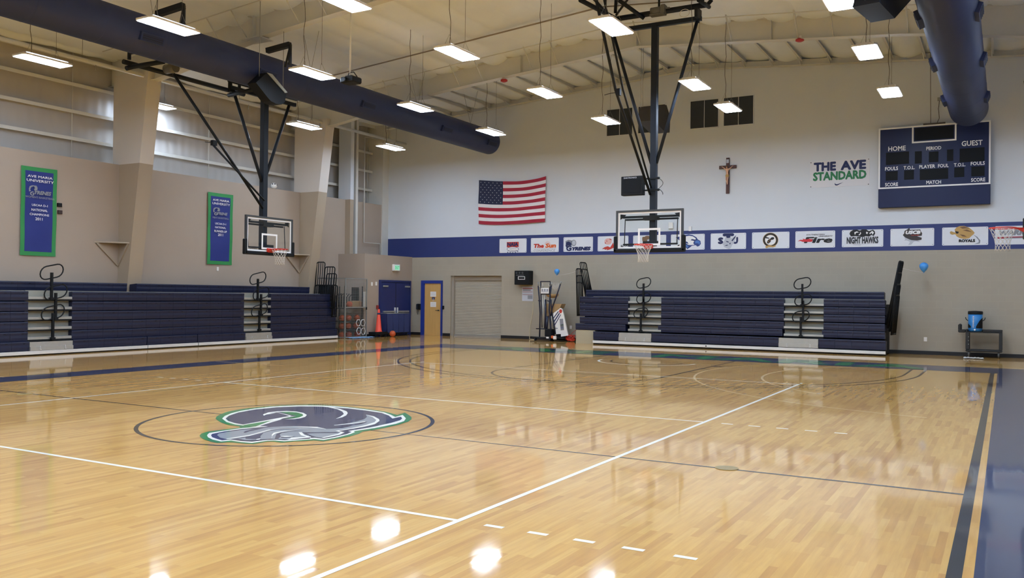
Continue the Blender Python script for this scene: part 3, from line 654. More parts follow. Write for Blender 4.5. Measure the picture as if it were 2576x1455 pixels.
# ================================================================ HOOPS
RIMZ = 2.98
def board(root, M):
    """backboard, rim and net; M maps local (board face in the xz plane looking towards -y) to world"""
    def T(b): b.v = [M @ v for v in b.v]; return b
    zb, zt, hw = 2.86, 3.91, .915
    b = MB(); t = .05
    b.span((-hw, 0, zb), (-hw+t, .07, zt)); b.span((hw-t, 0, zb), (hw, .07, zt)); b.span((-hw+t, 0, zt-t), (hw-t, .07, zt)); b.span((-hw+t, 0, zb), (hw-t, .07, zb+t))
    T(b).build('board_frame', FRAMEG, root)
    gl = T(MB().span((-hw+t, .03, zb+t), (hw-t, .042, zt-t))).build('glass_panel', GLASS, root)
    b = MB(); i0, i1, z0, z1, w = -hw+t, hw-t, zb+t, zt-t, .045
    for (a, c, d, e) in ((i0, i1, z1-w, z1), (i0, i1, z0, z0+w), (i0, i0+w, z0+w, z1-w), (i1-w, i1, z0+w, z1-w)): b.span((a, .024, d), (c, .0295, e))
    tz = RIMZ; s_ = .05
    for (a, c, d, e) in ((-.305, .305, tz+.45-s_, tz+.45), (-.305, .305, tz, tz+s_), (-.305, -.305+s_, tz+s_, tz+.45-s_), (.305-s_, .305, tz+s_, tz+.45-s_)): b.span((a, .024, d), (c, .0295, e))
    T(b).build('board_markings', WHTP, gl)
    b = MB(); b.text('GARED', (-.78, .022, 2.962), Vector((.3, 0, 0)), Vector((0, 0, .05)), bold=.03); T(b).build('board_lettering', BLKP, gl)
    b = MB(); b.box((0, .03, zb-.005), (2*hw+.11, .13, .1), bev=.02)
    for sg in (-1, 1): b.box((sg*(hw+.012), .03, zb+.17), (.085, .13, .42), bev=.02)
    T(b).build('edge_padding', BLK2, root)
    # rear mount
    b = MB(); b.tube([(-.78, .13, 3.74), (.78, .13, 3.74)], .028, 4, sq=True); b.tube([(-.72, .22, 3.68), (.72, .22, 3.68)], .022, 4, sq=True); b.tube([(-.74, .1, 3.02), (.74, .1, 3.02)], .022, 4, sq=True)
    for sg in (-1, 1):
        b.tube([(sg*.72, .16, 3.7), (sg*.72, .12, 3.02)], .012, 6); b.prism([(sg*.8, .075, 3.0), (sg*.8, .075, 2.88), (sg*.62, .075, 2.88)], (0, .02, 0)); b.prism([(sg*.82, .075, 3.82), (sg*.82, .075, 3.68), (sg*.66, .075, 3.8)], (0, .02, 0))
    T(b).build('rear_mount', BLK, root)
    # rim
    rc = Vector((0, -.381, RIMZ)); b = MB(); n = 32
    b.tube([(rc.x+.2286*math.cos(2*math.pi*i/n), rc.y+.2286*math.sin(2*math.pi*i/n), rc.z) for i in range(n)], .011, 8, closed=True)
    b.span((-.11, -.02, RIMZ-.13), (.11, .02, RIMZ+.03)); b.prism([(-.09, -.02, RIMZ-.005), (-.09, -.17, RIMZ-.005), (-.09, -.02, RIMZ-.1)], (.18, 0, 0))
    for sg in (-1, 1): b.tube([(sg*.08, -.02, RIMZ-.02), (sg*.15, -.2, RIMZ-.012)], .012, 6)
    rim = T(b).build('rim', RED, root)
    b = MB(); ns = 12; rows = 7
    def rad(k): return [.222, .2, .175, .15, .135, .128, .13, .135][k]
    def zz(k): return RIMZ-.012-.062*k
    for i in range(ns):
        for dr in (-1, 1):
            pts = []
            for k in range(rows+1):
                a = 2*math.pi*(i+dr*.5*k)/ns; pts.append((rc.x+rad(k)*math.cos(a), rc.y+rad(k)*math.sin(a), zz(k)))
            b.tube(pts, .0036, 4)
    T(b).build('net', NETC, rim)
def hoop_root(label, loc, rz=0): return thing('basketball_hoop', label, 'basketball hoop', loc, rz)
# --- the main hoop at the far end
hx0, hy0 = -.14, 13.11
h1 = hoop_root('glass-backed hoop hung in front of the far bleachers, facing the court', (hx0, hy0, 0)); board(h1, Matrix.Translation((hx0, hy0, 0)))
my = hy0+.33
MB().span((hx0-.1+.02, my-.08, 2.82), (hx0+.08, my+.08, 8.78), 0, .006).build('mast', MAST, h1)
b = MB()
for z in (3.05, 3.7): b.span((hx0-.2, hy0+.1, z-.05), (hx0+.2, my-.08, z+.05))
b.build('board_clamp', BLK, h1)
MB().tube([(-1.5, my, 8.79), (1.1, my, 8.79)], .055, sq=True).build('cross_bar', MAST, h1)
for sg, xx in ((-1, -1.33), (1, .99)): MB().tube([(xx, my, 8.74), (hx0+sg*.07, my, 5.15)], .045, 8).build('side_brace', MAST, h1)
MB().tube([(-1.6, my-.25, 9.03), (1.3, my-.25, 9.03)], .07, 10).build('top_beam', BLK, h1)
for x in (-1.4, 1.05): MB().span((x-.04, my-.3, 8.75), (x+.04, my+.05, 9.0)).cyl((x, my-.05, 8.66), (x, my-.05, 9.0), .015, 6).build('hanger_bracket', BLK, h1)
top = Vector((-.45, 8.6, 8.95))
# long folding struts reaching forward to the roof
P1 = at(1500, 0, 'Y', 8.9); P2 = at(1520, 0, 'Y', 9.0)
b = MB(); A_ = Vector((hx0-.05, my-.12, 4.33)); m_ = A_.lerp(Vector((-.42, 9.2, 8.5)), .52)
b.tube([A_, at(1548, 225, 'Y', A_.y+(9.2-A_.y)*.55), at(1500, 0, 'Y', 9.2)], .036, 8); b.build('folding_strut', BLK, h1)
b = MB(); b.tube([Vector((hx0-.02, my-.13, 4.5)), at(1567, 225, 'Y', A_.y+(9.2-A_.y)*.55+.1), at(1520, 0, 'Y', 9.2)], .026, 8); b.build('folding_strut', BLK, h1)
q = at(1556, 232, 'Y', A_.y+(9.2-A_.y)*.56); b = MB(); b.box(q, (.1, .1, .16)); b.tube([q, q+Vector((-.2, -.05, -.02)), q+Vector((-.33, -.08, -.05))], .008, 5); b.build('lock_knuckle', BLK2, h1)
# ceiling frame
for (a, c, r_) in (((1460, 0, 11.3), (1545, 45, 13.1), .06), ((1556, 0, 12.6), (1620, 46, 13.1), .055), ((1550, 0, 12.9), (1548, 32, 13.1), .045), ((1578, 0, 12.6), (1550, 38, 13.1), .03)):
    MB().tube([at(a[0], a[1], 'Y', a[2]), at(c[0], c[1], 'Y', c[2])], r_, 8).build('ceiling_tie', BLK, h1)
for (a, c) in (((1757, 0, 12.4), (1784, 18, 13.15)), ((1790, 0, 13.1), (1778, 14, 13.15))):
    MB().tube([at(a[0], a[1], 'Y', a[2]), at(c[0], c[1], 'Y', c[2])], .05, 8).build('ceiling_tie', BLK, h1)
for x in (-1.45, .05, 1.22): MB().cyl((x, my-.25, 9.0), (x, my-.25, roof(x)+.02), .03, 8).build('drop_rod', BLK, h1)
for x in (-1.45, 1.22): MB().tube([(x, my-.25, 9.25), (x, my-2.2, roof(x)-.02)], .04, 8).build('rear_stay', BLK, h1)
c = at(1655, 28, 'Y', my-.3); w = MB().cyl((c.x-.18, c.y, c.z), (c.x+.1, c.y, c.z), .11, 14).box((c.x+.16, c.y, c.z+.02), (.12, .2, .22), bev=.01).box((c.x+.27, c.y, c.z+.03), (.12, .12, .03)).box((c.x, c.y, c.z-.1), (.4, .2, .03)); w.build('winch_motor', mat('motor_grey', '6d6a62', .45, .3, noise=.15, nscale=9), h1)
b = MB(); q = at(1722, 33, 'Y', my-.35); b.tube([q+Vector((.13*math.cos(a*.5), 0, .1*math.sin(a*.5))) for a in range(14)], .008, 5); b.build('wire_loop', NETC, h1)
# shot clock bolted on the mast
p = at(1566, 446, 'Y', my-.1); q = at(1620, 491, 'Y', my-.1)
sc = thing('shot_clock', 'black square shot clock box bracketed to the far hoop mast', 'shot clock', ((p.x+q.x)/2, my, q.z))
MB().span((p.x, my-.2, q.z), (q.x, my-.02, p.z), 0, .012).build('case', BLK2, sc)
MB().span((p.x+.05, my-.206, q.z+.06), (q.x-.05, my-.198, p.z-.08)).build('display', SCD, sc)
b = MB(); b.text('DAKTRONICS', (p.x+.08, my-.209, p.z-.065), Vector((.36, 0, 0)), Vector((0, 0, .04)), bold=.02); b.build('lettering', LGRY, sc)
b = MB()
for z in (q.z+.12, p.z-.08): b.span((q.x, my-.12, z-.02), (hx0+.2, my-.08, z+.02)); b.cyl((hx0+.16, my-.1, z-.03), (hx0+.16, my-.1, z+.03), .03, 8)
b.build('bracket_arm', BLK, sc)
b = MB(); b.tube([(hx0+.1+.12*abs(math.sin(a*.45)), my+.1, p.z-.05-.04*a) for a in range(12)], .007, 5); b.tube([(q.x, my-.06, q.z+.3), (q.x+.12, my-.06, q.z+.18), (hx0-.1, my-.06, q.z+.36)], .006, 5); b.build('signal_cable', BLK2, sc)

# --- the left side hoop
bxl, byl = -10.5, 10.13
M = Matrix.Translation((bxl, byl, -.09)) @ Matrix.Rotation(R(90), 4, 'Z')
h2 = hoop_root('side hoop hung over the left bleachers below the long duct', (bxl, byl, 0), R(90)); board(h2, M)
mx2 = bxl-.33; c = at(662, 540, 'X', mx2); yM = c.y
MB().span((mx2-.085, yM-.085, 2.75), (mx2+.085, yM+.085, 7.45), 0, .006).build('mast', MAST, h2)
b = MB()
for z in (2.98, 3.6): b.span((mx2+.08, yM-.2, z-.05), (bxl-.1, yM+.2, z+.05))
b.build('board_clamp', BLK, h2)
a = at(577, 258, 'X', mx2); b_ = a.z; MB().tube([(mx2, a.y, 7.33), (mx2, yM+1.25, 7.33)], .05, sq=True).build('cross_bar', MAST, h2)
MB().tube([(mx2, a.y+.12, 7.3), (mx2, yM-.07, 4.85)], .045, 8).build('side_brace', MAST, h2)
MB().tube([(mx2, yM+1.0, 7.3), (mx2, yM+.07, 5.0)], .045, 8).build('side_brace', MAST, h2)
q = at(575, 240, 'X', mx2); MB().tube([(mx2, q.y, 7.52), (mx2, yM+1.3, 7.52)], .06, 10).build('top_beam', BLK, h2)
b = MB(); b.span((mx2-.04, a.y-.02, 7.2), (mx2+.04, a.y+.06, 7.5)); b.build('hanger_bracket', BLK, h2)
MB().tube([at(578, 258, 'X', mx2+.02)]*0+[Vector((mx2+.1, yM-.12, 4.08)), at(436, 185, 'X', mx2+.1)], .038, 8).build('folding_strut', BLK, h2)
MB().tube([Vector((mx2+.14, yM-.1, 4.3)), at(536, 365, 'X', mx2+.12)], .028, 8).build('folding_strut', BLK, h2)
q = at(538, 360, 'X', mx2+.1); b = MB(); b.box(q, (.1, .14, .14)); b.tube([q, q+Vector((0, -.3, -.02))], .008, 5); b.build('lock_knuckle', BLK2, h2)
MB().tube([at(310, 155, 'X', mx2-.2), at(614, 238, 'X', mx2-.2)], .06, 10).build('ceiling_beam', BLK, h2)
MB().tube([at(318, 172, 'X', mx2-.1), at(334, 168, 'X', mx2-.1), at(412, 155, 'X', mx2+.9)], .06, 10).build('ceiling_beam', BLK, h2)
MB().tube([at(575, 240, 'X', mx2), at(650, 222, 'X', mx2+1.2)], .055, 10).build('ceiling_beam', BLK, h2)
for (u, v) in ((325, 150), (602, 225)):
    q = at(u, v, 'X', mx2-.35); MB().tube([q, Vector((q.x, q.y, raft(q.x) if v < 200 else roof(q.x)+.05))], .045, 8).build('drop_post', BLK, h2)
    MB().tube([Vector((q.x, q.y, q.z+.15)), Vector((q.x+1.2, q.y, q.z+.15))], .035, 8).build('tie_bar', BLK, h2)
c = at(432, 172, 'X', mx2+.5); MB().cyl(c+Vector((-.2, 0, 0)), c+Vector((.15, 0, 0)), .12, 18).build('winch_motor', mat('motor_grey', '6d6a62'), h2)
for (u0, v0, u1, v1) in ((395, 36, 462, 14), (672, 128, 730, 112)):
    b = MB(); p = at(u0, v0, 'X', -8.2); q = at(u1, v1, 'X', -7.5); b.tube([p, q], .06, 4, sq=True)
    b.tube([q, q+Vector((0, 0, -.5))], .045, 6); b.tube([q+Vector((0, 0, -.05)), q+Vector((-.25, .1, -.5))], .03, 6); b.build('roof_bracket', BLK, h2)
# --- the right side hoop, cut by the frame
rc = Vector((7.86, 11.0, 3.05)); bxr = rc.x+.381
M = Matrix.Translation((bxr, rc.y, rc.z-RIMZ)) @ Matrix.Rotation(R(-90), 4, 'Z')
h3 = hoop_root('side hoop at the right edge, only its red rim and net showing', (bxr, rc.y, 0), R(-90)); board(h3, M)
MB().span((bxr+.25, rc.y-.08, 2.8), (bxr+.41, rc.y+.08, 7.2)).build('mast', MAST, h3)
a = at(2513, 0, 'X', bxr-.25); c = at(2578, 205, 'X', bxr+.1)
MB().tube([a, c, Vector((bxr+.3, rc.y-.1, 4.3))], .036, 8).build('folding_strut', BLK, h3)
MB().tube([(bxr+.33, rc.y-1.2, 7.2), (bxr+.33, rc.y+1.2, 7.2)], .055, sq=True).build('cross_bar', MAST, h3)
MB().tube([(bxr+.33, rc.y-4.5, 7.4), (bxr+.33, rc.y+1.5, 7.4)], .06, 10).build('top_beam', BLK, h3)
for y in (rc.y-4, rc.y, rc.y+1.3): MB().cyl((bxr+.33, y, 7.2), (bxr+.33, y, roof(bxr)+.05), .04, 8).build('drop_rod', BLK, h3)

# ================================================================ HANGING SPEAKERS, PROJECTOR, BEACONS
def speaker(label, prof, M, w, cables):
    t = thing('hanging_speaker', label, 'speaker', tuple(M.to_translation()), 0)
    b = MB(); b.prism([(x, -w/2, z) for x, z in prof], (0, w, 0)); b.v = [M @ v for v in b.v]; b.build('cabinet', BLK2, t)
    b = MB(); b.prism([(prof[1][0]*.93, -w/2*.93, prof[1][1]+.004), (prof[2][0]*.93+.02, -w/2*.93, prof[2][1]+.004), (prof[2][0]*.93+.02, w/2*.93, prof[2][1]+.004), (prof[1][0]*.93, w/2*.93, prof[1][1]+.004)], (0, 0, .012)); b.v = [M @ v for v in b.v]; b.build('top_plate', ALUG, t)
    b = MB()
    for q in cables: b.cyl(q, (q[0], q[1], roof(q[0])+.05), .007, 5)
    b.build('chain', GALV, t)
    return t
def traced_box(nm, label, pts, X, depth, mats_, cables, cat='speaker'):
    """box whose traced side outline lies in the plane X and which is depth metres thick along +x"""
    P = [at(u, v, 'X', X) for u, v in pts]; c = sum(P, Vector())/len(P); t = thing(nm, label, cat, tuple(c))
    MB().prism(P, depth).build('cabinet', mats_, t); b = MB()
    for q in cables:
        q = at(q[0], q[1], 'X', X+depth[0]/2); b.cyl(q, (q.x, q.y, roof(q.x)+.05), .008, 5)
    b.build('chain', GALV, t); return t
s1 = traced_box('hanging_speaker', 'black wedge speaker hung by the left side hoop mast', [(644, 208), (671, 183), (716, 232), (720, 236), (717, 256), (709, 263), (694, 261), (681, 254), (674, 246)], -8.3, (-.3, 0, .0), BLK2, [(712, 226), (652, 205)])
P = [at(u, v, 'X', -8.296) for u, v in ((671, 183), (684, 187), (722, 233), (716, 234))]
MB().prism(P, (.02, 0, 0)).build('steel_edge', ALUG, s1)
s2 = traced_box('hanging_speaker', 'dark wedge speaker hung behind the far hoop mast', [(1607, 270), (1640, 268), (1650, 300), (1648, 337), (1636, 336), (1606, 306)], -2.2, (.5, 0, 0), mat('speaker_brown', '3a3632', .6), [(1612, 272), (1617, 270)])
s3 = traced_box('hanging_speaker', 'black boxy speaker cut by the top edge left of the right duct', [(2144, 18), (2158, -30), (2240, -30), (2246, 4), (2191, 57)], 5.75, (.4, 0, .02), mat('speaker_slate', '1a1e27', .7, spec=.2), [(2176, 0)])
# projector on its drop pole
c = at(883, 203, 'Y', 8.1); pj = thing('projector', 'small black projector hanging on a thin white pole', 'projector', tuple(c))
MB().box(c, (.42, .34, .15), bev=.03).build('case', BLK2, pj); MB().cyl(c+Vector((-.05, -.17, 0)), c+Vector((-.05, -.22, 0)), .05, 14).build('projector_lens', MAST, pj)
MB().cyl(c+Vector((-.03, 0, .1)), (c.x-.03, c.y, raft(c.x)), .02, 8).build('pole', WHITEP, pj)
b = MB(); b.tube([c+Vector((-.12, 0, .07)), c+Vector((-.06, 0, .2)), c+Vector((.08, 0, .2)), c+Vector((.19, 0, .07))], .012, 6); b.box(c+Vector((0, 0, .09)), (.2, .2, .03)); b.build('cage_bracket', BLK, pj)
for (u, v, w) in ((1268, 203, 'left of centre'), (2012, 101, 'right of the far hoop')):
    c = at(u, v, 'Y', 15.9); t = thing('alarm_beacon', 'small red alarm beacon under the roof beam %s' % w, 'alarm', tuple(c), 0, 'beacons on the roof beam')
    MB().box(c+Vector((0, 0, .07)), (.09, .09, .08)).build('mount', WHITEP, t); MB().lathe(c, [(.03, .04), (.11, .03), (.115, -.02), (.05, -.05)], 14).build('dome', mat('beacon_red', 'b02a2c', .4), t)

# ================================================================ BLEACHERS
def seat_run(root, O, d, n, s0, s1, zt, h, setback=0.0, name='seat_row'):
    """one run of moulded seat modules; O point on the front line, d along it, n outwards"""
    b = MB(); L = s1-s0; k = max(1, round(L/.4572)); w = L/k
    for i in range(k):
        a = s0+i*w+.002; c = s0+(i+1)*w-.002
        prof = [(-.34, zt-.03), (-.02, zt), (0, zt-.006), (.004, zt-.03), (-.006, zt-.09), (-.003, zt-h*.62), (-.016, zt-h*.97), (-.03, zt-h), (-.32, zt-h)]
        P = [O+d*a+n*(x-setback)+Vector((0, 0, z)) for x, z in prof]; b.prism(P, d*(c-a))
        m = O+d*((a+c)/2+.09)+n*(.0005-setback)+Vector((0, 0, zt-.05)); b.box(m, (.05 if abs(d.x) > .5 else .014, .05 if abs(d.y) > .5 else .014, .014), 1)
    return b.build(name, [NAVYS, BLK2], root)
def aisle(root, O, d, n, s0, s1, tops, h):
    e = None
    for i, zt in enumerate(tops):
        b = MB(); q = [O+d*s+n*x+Vector((0, 0, 0)) for s, x in ((s0, -.14), (s1, -.14))]
        b.prism([O+d*s0+n*-.16+Vector((0, 0, zt-.135)), O+d*s0+n*-.14+Vector((0, 0, zt-.135)), O+d*s0+n*-.14+Vector((0, 0, zt+.02)), O+d*s0+n*-.16+Vector((0, 0, zt+.02))], d*(s1-s0)); b.build('step_riser', ALUG, root)
        b = MB(); b.prism([O+d*s0+n*x+Vector((0, 0, z)) for x, z in ((-.3, zt-.14), (-.012, zt-.135), (0, zt-.145), (0, zt-.203), (-.3, zt-.203))], d*(s1-s0)); b.build('step_tread', ALU, root)
        b = MB(); b.prism([O+d*s0+n*x+Vector((0, 0, z)) for x, z in ((-.3, zt-.205), (-.008, zt-.205), (-.008, zt-.245), (-.3, zt-.245))], d*(s1-s0)); b.build('gap_shade', DARK, root)  # solid near-black strip painting the shade under each tread
    return
def front_step(root, O, d, n, s0, s1, z0, z1):
    b = MB(); zm = z0+(z1-z0)*.45
    b.prism([O+d*s0+n*x+Vector((0, 0, z)) for x, z in ((-.25, z0), (.03, z0), (.03, zm), (.0, zm), (.0, z1), (-.25, z1))], d*(s1-s0)); st = b.build('front_step', ALU, root)
    for f in (.22, .8):
        c = O+d*(s0+(s1-s0)*f)+n*.04+Vector((0, 0, z0+.02)); MB().cyl(c, c+Vector((0, 0, .1)), .008, 6).box(c+Vector((0, 0, .01)), (.05, .03, .02)).build('latch', SILV, st)
def handrail(root, P, d, zb, hgt, lw=.52, lh=.32, tilt=.2):
    """post with a stadium shaped loop near its top"""
    b = MB(); P = Vector(P); b.tube([(P.x, P.y, zb), (P.x, P.y, zb+hgt)], .028, 4, sq=True); b.box((P.x, P.y, zb+.03), (.1, .1, .06)); ps = b.build('rail_post', BLK2, root)
    b = MB(); c = Vector((P.x, P.y, zb+hgt+.02)); pts = []; r = lh/2; hs = lw/2-r
    for i in range(9): a = -math.pi/2+math.pi*i/8; pts.append((hs+r*math.cos(a), r*math.sin(a)))
    for i in range(9): a = math.pi/2+math.pi*i/8; pts.append((-hs+r*math.cos(a), r*math.sin(a)))
    b.tube([c+d*x+Vector((0, 0, z+x*tilt)) for x, z in pts], .017, 8, closed=True); b.build('rail_loop', BLK2, ps)
def grate(root, a, c, z0, z1, lean, nb=4, r=.018):
    """end guard frame: rounded top, upright bars; a, c the two foot points, lean a vector added at the top"""
    a = Vector(a); c = Vector(c); w = (c-a).length; e = (c-a).normalized(); up = Vector((0, 0, z1-z0))+Vector(lean); q = .07
    b = MB(); A0 = Vector((a.x, a.y, z0)); f = 1-q/(z1-z0)
    pts = [A0, A0+up*f, A0+up*(f+.6*(1-f))+e*q*.25, A0+up+e*q, A0+up+e*(w-q), A0+up*(f+.6*(1-f))+e*(w-q*.25), A0+up*f+e*w, A0+e*w]
    b.tube(pts, r, 8); g = b.build('guard_frame', BLK2, root)
    for i in range(1, nb): s = w*i/nb; MB().tube([A0+e*s, A0+up*.995+e*s], r*.75, 6).build('guard_bar', BLK2, g)
    MB().tube([A0+up*.03, A0+up*.03+e*w], r, 6).build('guard_bar', BLK2, g)
# --- right bank, against the far wall
dR = Vector((1, 0, 0)); nR = Vector((0, -1, 0)); O = Vector((0, 19.3, 0)); OR = Vector((0, 19.42, 0))
def sx(u, v, y=19.3): return at(u, v, 'Y', y).x
br = thing('bleacher', 'folded navy bleacher bank under the hoop on the far wall', 'bleachers', (.3, 20, 0))
tops = [1.64, 1.405, 1.175, .93, .70]
L0 = sx(1458, 770, 19.4); R0 = sx(2226, 780, 19.4); a1 = (sx(1577, 770), sx(1660, 770)); a2 = (sx(1970, 780), sx(2070, 780))
seat_run(br, Vector((0, 19.75, 0)), dR, nR, sx(1474, 735, 19.75), sx(2224, 735, 19.75), 1.875, .225)
for i, zt in enumerate(tops):
    l0 = L0 if i < 4 else sx(1447, 820, 19.4); q1 = a1; q2 = a2
    if i == 4: q1 = (sx(1570, 825), sx(1652, 825)); q2 = (sx(1966, 830), sx(2066, 830))
    for s0, s1 in ((l0, q1[0]), (q1[1], q2[0]), (q2[1], R0)): seat_run(br, OR, dR, nR, s0, s1, zt, .222)
aisle(br, OR, dR, nR, a1[0], a1[1], tops, .2); aisle(br, OR, dR, nR, a2[0], a2[1], tops, .2)
l0 = sx(1492, 850); r0 = sx(2228, 880); b1 = (sx(1556, 850), sx(1639, 850)); b2 = (sx(1958, 868), sx(2059, 870))
for s0, s1 in ((l0, b1[0]), (b1[1], b2[0]), (b2[1], r0)): seat_run(br, O, dR, nR, s0, s1, .445, .285)
for q in (b1, b2): front_step(br, O, dR, nR, q[0]+.01, q[1]-.01, .15, .43)
b = MB(); b.span((l0, 19.26, .045), (r0, 19.3, .135), 0, .004); b.build('skirt_board', SILV, br)
MB().span((l0, 19.32, .0), (r0, 19.5, .15)).build('gap_shade', DARK, br)  # near-black block in place of the shade below the skirt board
MB().cyl((sx(1777, 872), 19.262, .09), (sx(1777, 872), 19.25, .09), .022, 12).build('lock_hole', DARK, br)
MB().span((sx(1449, 845, 19.45), 19.45, 0), (l0-.0, 20.85, .47)).build('end_panel', mat('tan_end_panel', 'a99f86', .55, noise=.03), br)
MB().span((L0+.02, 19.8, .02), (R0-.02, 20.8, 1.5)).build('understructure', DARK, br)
for x, zb, h in ((sx(1617, 762), 1.42, .68), (sx(1617, 800), .93, .66), (sx(1610, 835), .47, .62), (sx(2017, 768), 1.42, .68), (sx(2019, 808), .93, .66), (sx(2013, 848), .47, .62)):
    handrail(br, (x, 19.36, 0), dR, zb, h, .5, .31)
yA = 19.75
for (u0, u1, v0, v1, ln) in ((1449, 1464, 716, 676, .0), (1450, 1464, 730, 693, .02), (1450, 1465, 745, 711, .03)):
    x0 = sx(u0, v0, 19.6); grate(br, (x0+.06, 19.6, 0), (x0+.1, 19.98, 0), .95, at(u0, v1, 'Y', 19.6).z, (-.06, 0, 0), 4)
for k, z1 in enumerate((2.86, 2.62)): grate(br, (sx(1475, 745, 20.1), 20.05+.1*k, 0), (sx(1475, 745, 20.1)+.04, 20.5+.1*k, 0), 1.6, z1, (-.25, 0, 0), 4)
for (u, z1, k) in ((2228, 2.78, 0), (2229, 2.45, 1), (2232, 2.1, 2), (2235, 1.78, 3)):
    x0 = sx(u, 800, 19.7); grate(br, (x0+.03+.02*k, 19.6, 0), (x0+.08+.02*k, 20.2, 0), .9-.1*k, z1, (.34-.08*k, 0, 0), 5, .024)
# --- left bank
dL = Vector((0, 1, 0)); nL = Vector((1, 0, 0)); OL = Vector((-13.4, 0, 0)); OF = Vector((-13.33, 0, 0))
def sy(u, v, x=-13.4): return at(u, v, 'X', x).y
bl = thing('bleacher', 'long folded navy bleacher bank along the left wall', 'bleachers', (-13.8, 8, 0))
tl = [1.62, 1.36, 1.105, .85, .60]; Y0 = -2.0; Y1 = sy(845, 800)
OT = Vector((-13.85, 0, 0))
seat_run(bl, OT, dL, nL, Y0, sy(320, 720, -13.85), 1.87, .235); seat_run(bl, OT, dL, nL, sy(344, 720, -13.85), sy(779, 722, -13.85), 1.87, .235)
MB().span((-14.2, Y0, 1.585), (-13.86, sy(806, 735, -13.85), 1.632)).build('rear_deck', ALUG, bl)
A1 = (sy(71, 780), sy(181, 780)); A2 = (sy(614, 790), sy(681, 790)); A3 = (-1.3, -.1)
for i, zt in enumerate(tl):
    y1 = Y1 if i else sy(839, 745)
    for s0, s1 in ((A3[1], A1[0]), (A1[1], A2[0]), (A2[1], y1)): seat_run(bl, OL, dL, nL, s0, s1, zt, .245)
for q in (A1, A2): aisle(bl, OL, dL, nL, q[0], q[1], tl, .2)
Ys = [sy(370, 870, -13.33), sy(497, 865, -13.33)]
for s0, s1 in ((A3[1], A1[0]), (A1[1], Ys[0]-.01), (Ys[0]+.01, Ys[1]-.01), (Ys[1]+.01, A2[0]), (A2[1], Y1)): seat_run(bl, OF, dL, nL, s0, s1, .36, .24)
for q in (A1, A2): front_step(bl, OF, dL, nL, q[0]+.01, q[1]-.01, .12, .34)
for y0, y1 in ((Y0, Ys[0]-.015), (Ys[0]+.015, Ys[1]-.015), (Ys[1]+.015, Y1)):
    MB().span((-13.33, y0, .03), (-13.29, y1, .115), 0, .004).build('skirt_board', SILV, bl)
MB().span((-13.5, Y0, 0), (-13.36, Y1, .12)).build('gap_shade', DARK, bl); MB().span((-14.35, Y0, .02), (-13.75, Y1-.05, 1.5)).build('understructure', DARK, bl)  # first box: near-black, painted shade below the left skirt boards
for (u, v, zb, h) in ((127, 750, 1.4, .7), (137, 805, .88, .7), (130, 850, .38, .68), (646, 752, 1.4, .7), (654, 800, .9, .7), (650, 830, .4, .66)):
    y = sy(u, v); handrail(bl, (-13.36, y, 0), dL, zb, h, .62 if u < 300 else .7, .33, .22)
for (u0, u1, vt) in ((797, 818, 660), (818, 843, 672), (822, 847, 689)):
    p = at(u0, vt, 'Y', 16.05); q = at(u1, vt, 'Y', 16.05); grate(bl, (p.x-.12, 16.05, 0), (q.x-.12, 16.05, 0), 1.1, (p.z+q.z)/2, (.12, 0, 0), 4, .02)
for k in range(3):
    p = at(796+8*k, 730, 'Y', 16.12); grate(bl, (p.x, 16.0+.05*k, 0), (p.x+.62, 16.05+.05*k, 0), .8, 1.95, (.05, 0, 0), 8, .022)

# ================================================================ WALL HANGINGS
def YW(u, v): return at(u, v, 'Y', YF)
# --- scoreboard
s_x0, s_x1, s_z0, s_z1 = YW(2213, 325).x, YW(2493, 308).x, 4.475, 6.92
sb = thing('scoreboard', 'large navy scoreboard with HOME and GUEST panels on the far wall', 'scoreboard', ((s_x0+s_x1)/2, YF, s_z0))
YS = YF-.22
MB().span((s_x0, YS, s_z0), (s_x1, YF, s_z1), 0, .01).build('cabinet', SCB, sb)
def st(b, s, u0, v0, u1, v1, hp, bold=.018, **k):
    p = at(u0, v0, 'Y', YS); q = at(u1, v1, 'Y', YS); t = at(u0, v0-hp, 'Y', YS); b.text(s, (p.x, YS-.006, (p.z+q.z)/2), Vector((q.x-p.x, 0, 0)), Vector((0, 0, t.z-p.z)), bold=bold, **k)
zl = at(2215, 476, 'Y', YS).z
b = MB(); t = .045
b.span((s_x0+.0, YS-.006, zl), (s_x0+t, YS, s_z1)); b.span((s_x1-t, YS-.006, zl), (s_x1, YS, s_z1)); b.span((s_x0+t, YS-.006, s_z1-t), (s_x1-t, YS, s_z1)); b.span((s_x0+t, YS-.006, zl), (s_x1-t, YS, zl+t))
tx0, tx1, tz = at(2294, 360, 'Y', YS).x, at(2406, 352, 'Y', YS).x, at(2294, 361, 'Y', YS).z
b.span((tx0, YS-.006, tz), (tx0+t, YS, s_z1-t)); b.span((tx1-t, YS-.006, tz), (tx1, YS, s_z1-t)); b.span((tx0+t, YS-.006, tz), (tx1-t, YS, tz+t)); b.build('white_border', WHTP, sb)
MB().span((tx0+t+.03, YS-.004, tz+t+.03), (tx1-t-.03, YS, s_z1-t-.03)).build('message_panel', SCD, sb)
b = MB(); S = 3.8286
def C(x, y): return 2150+x/S, 280+y/S
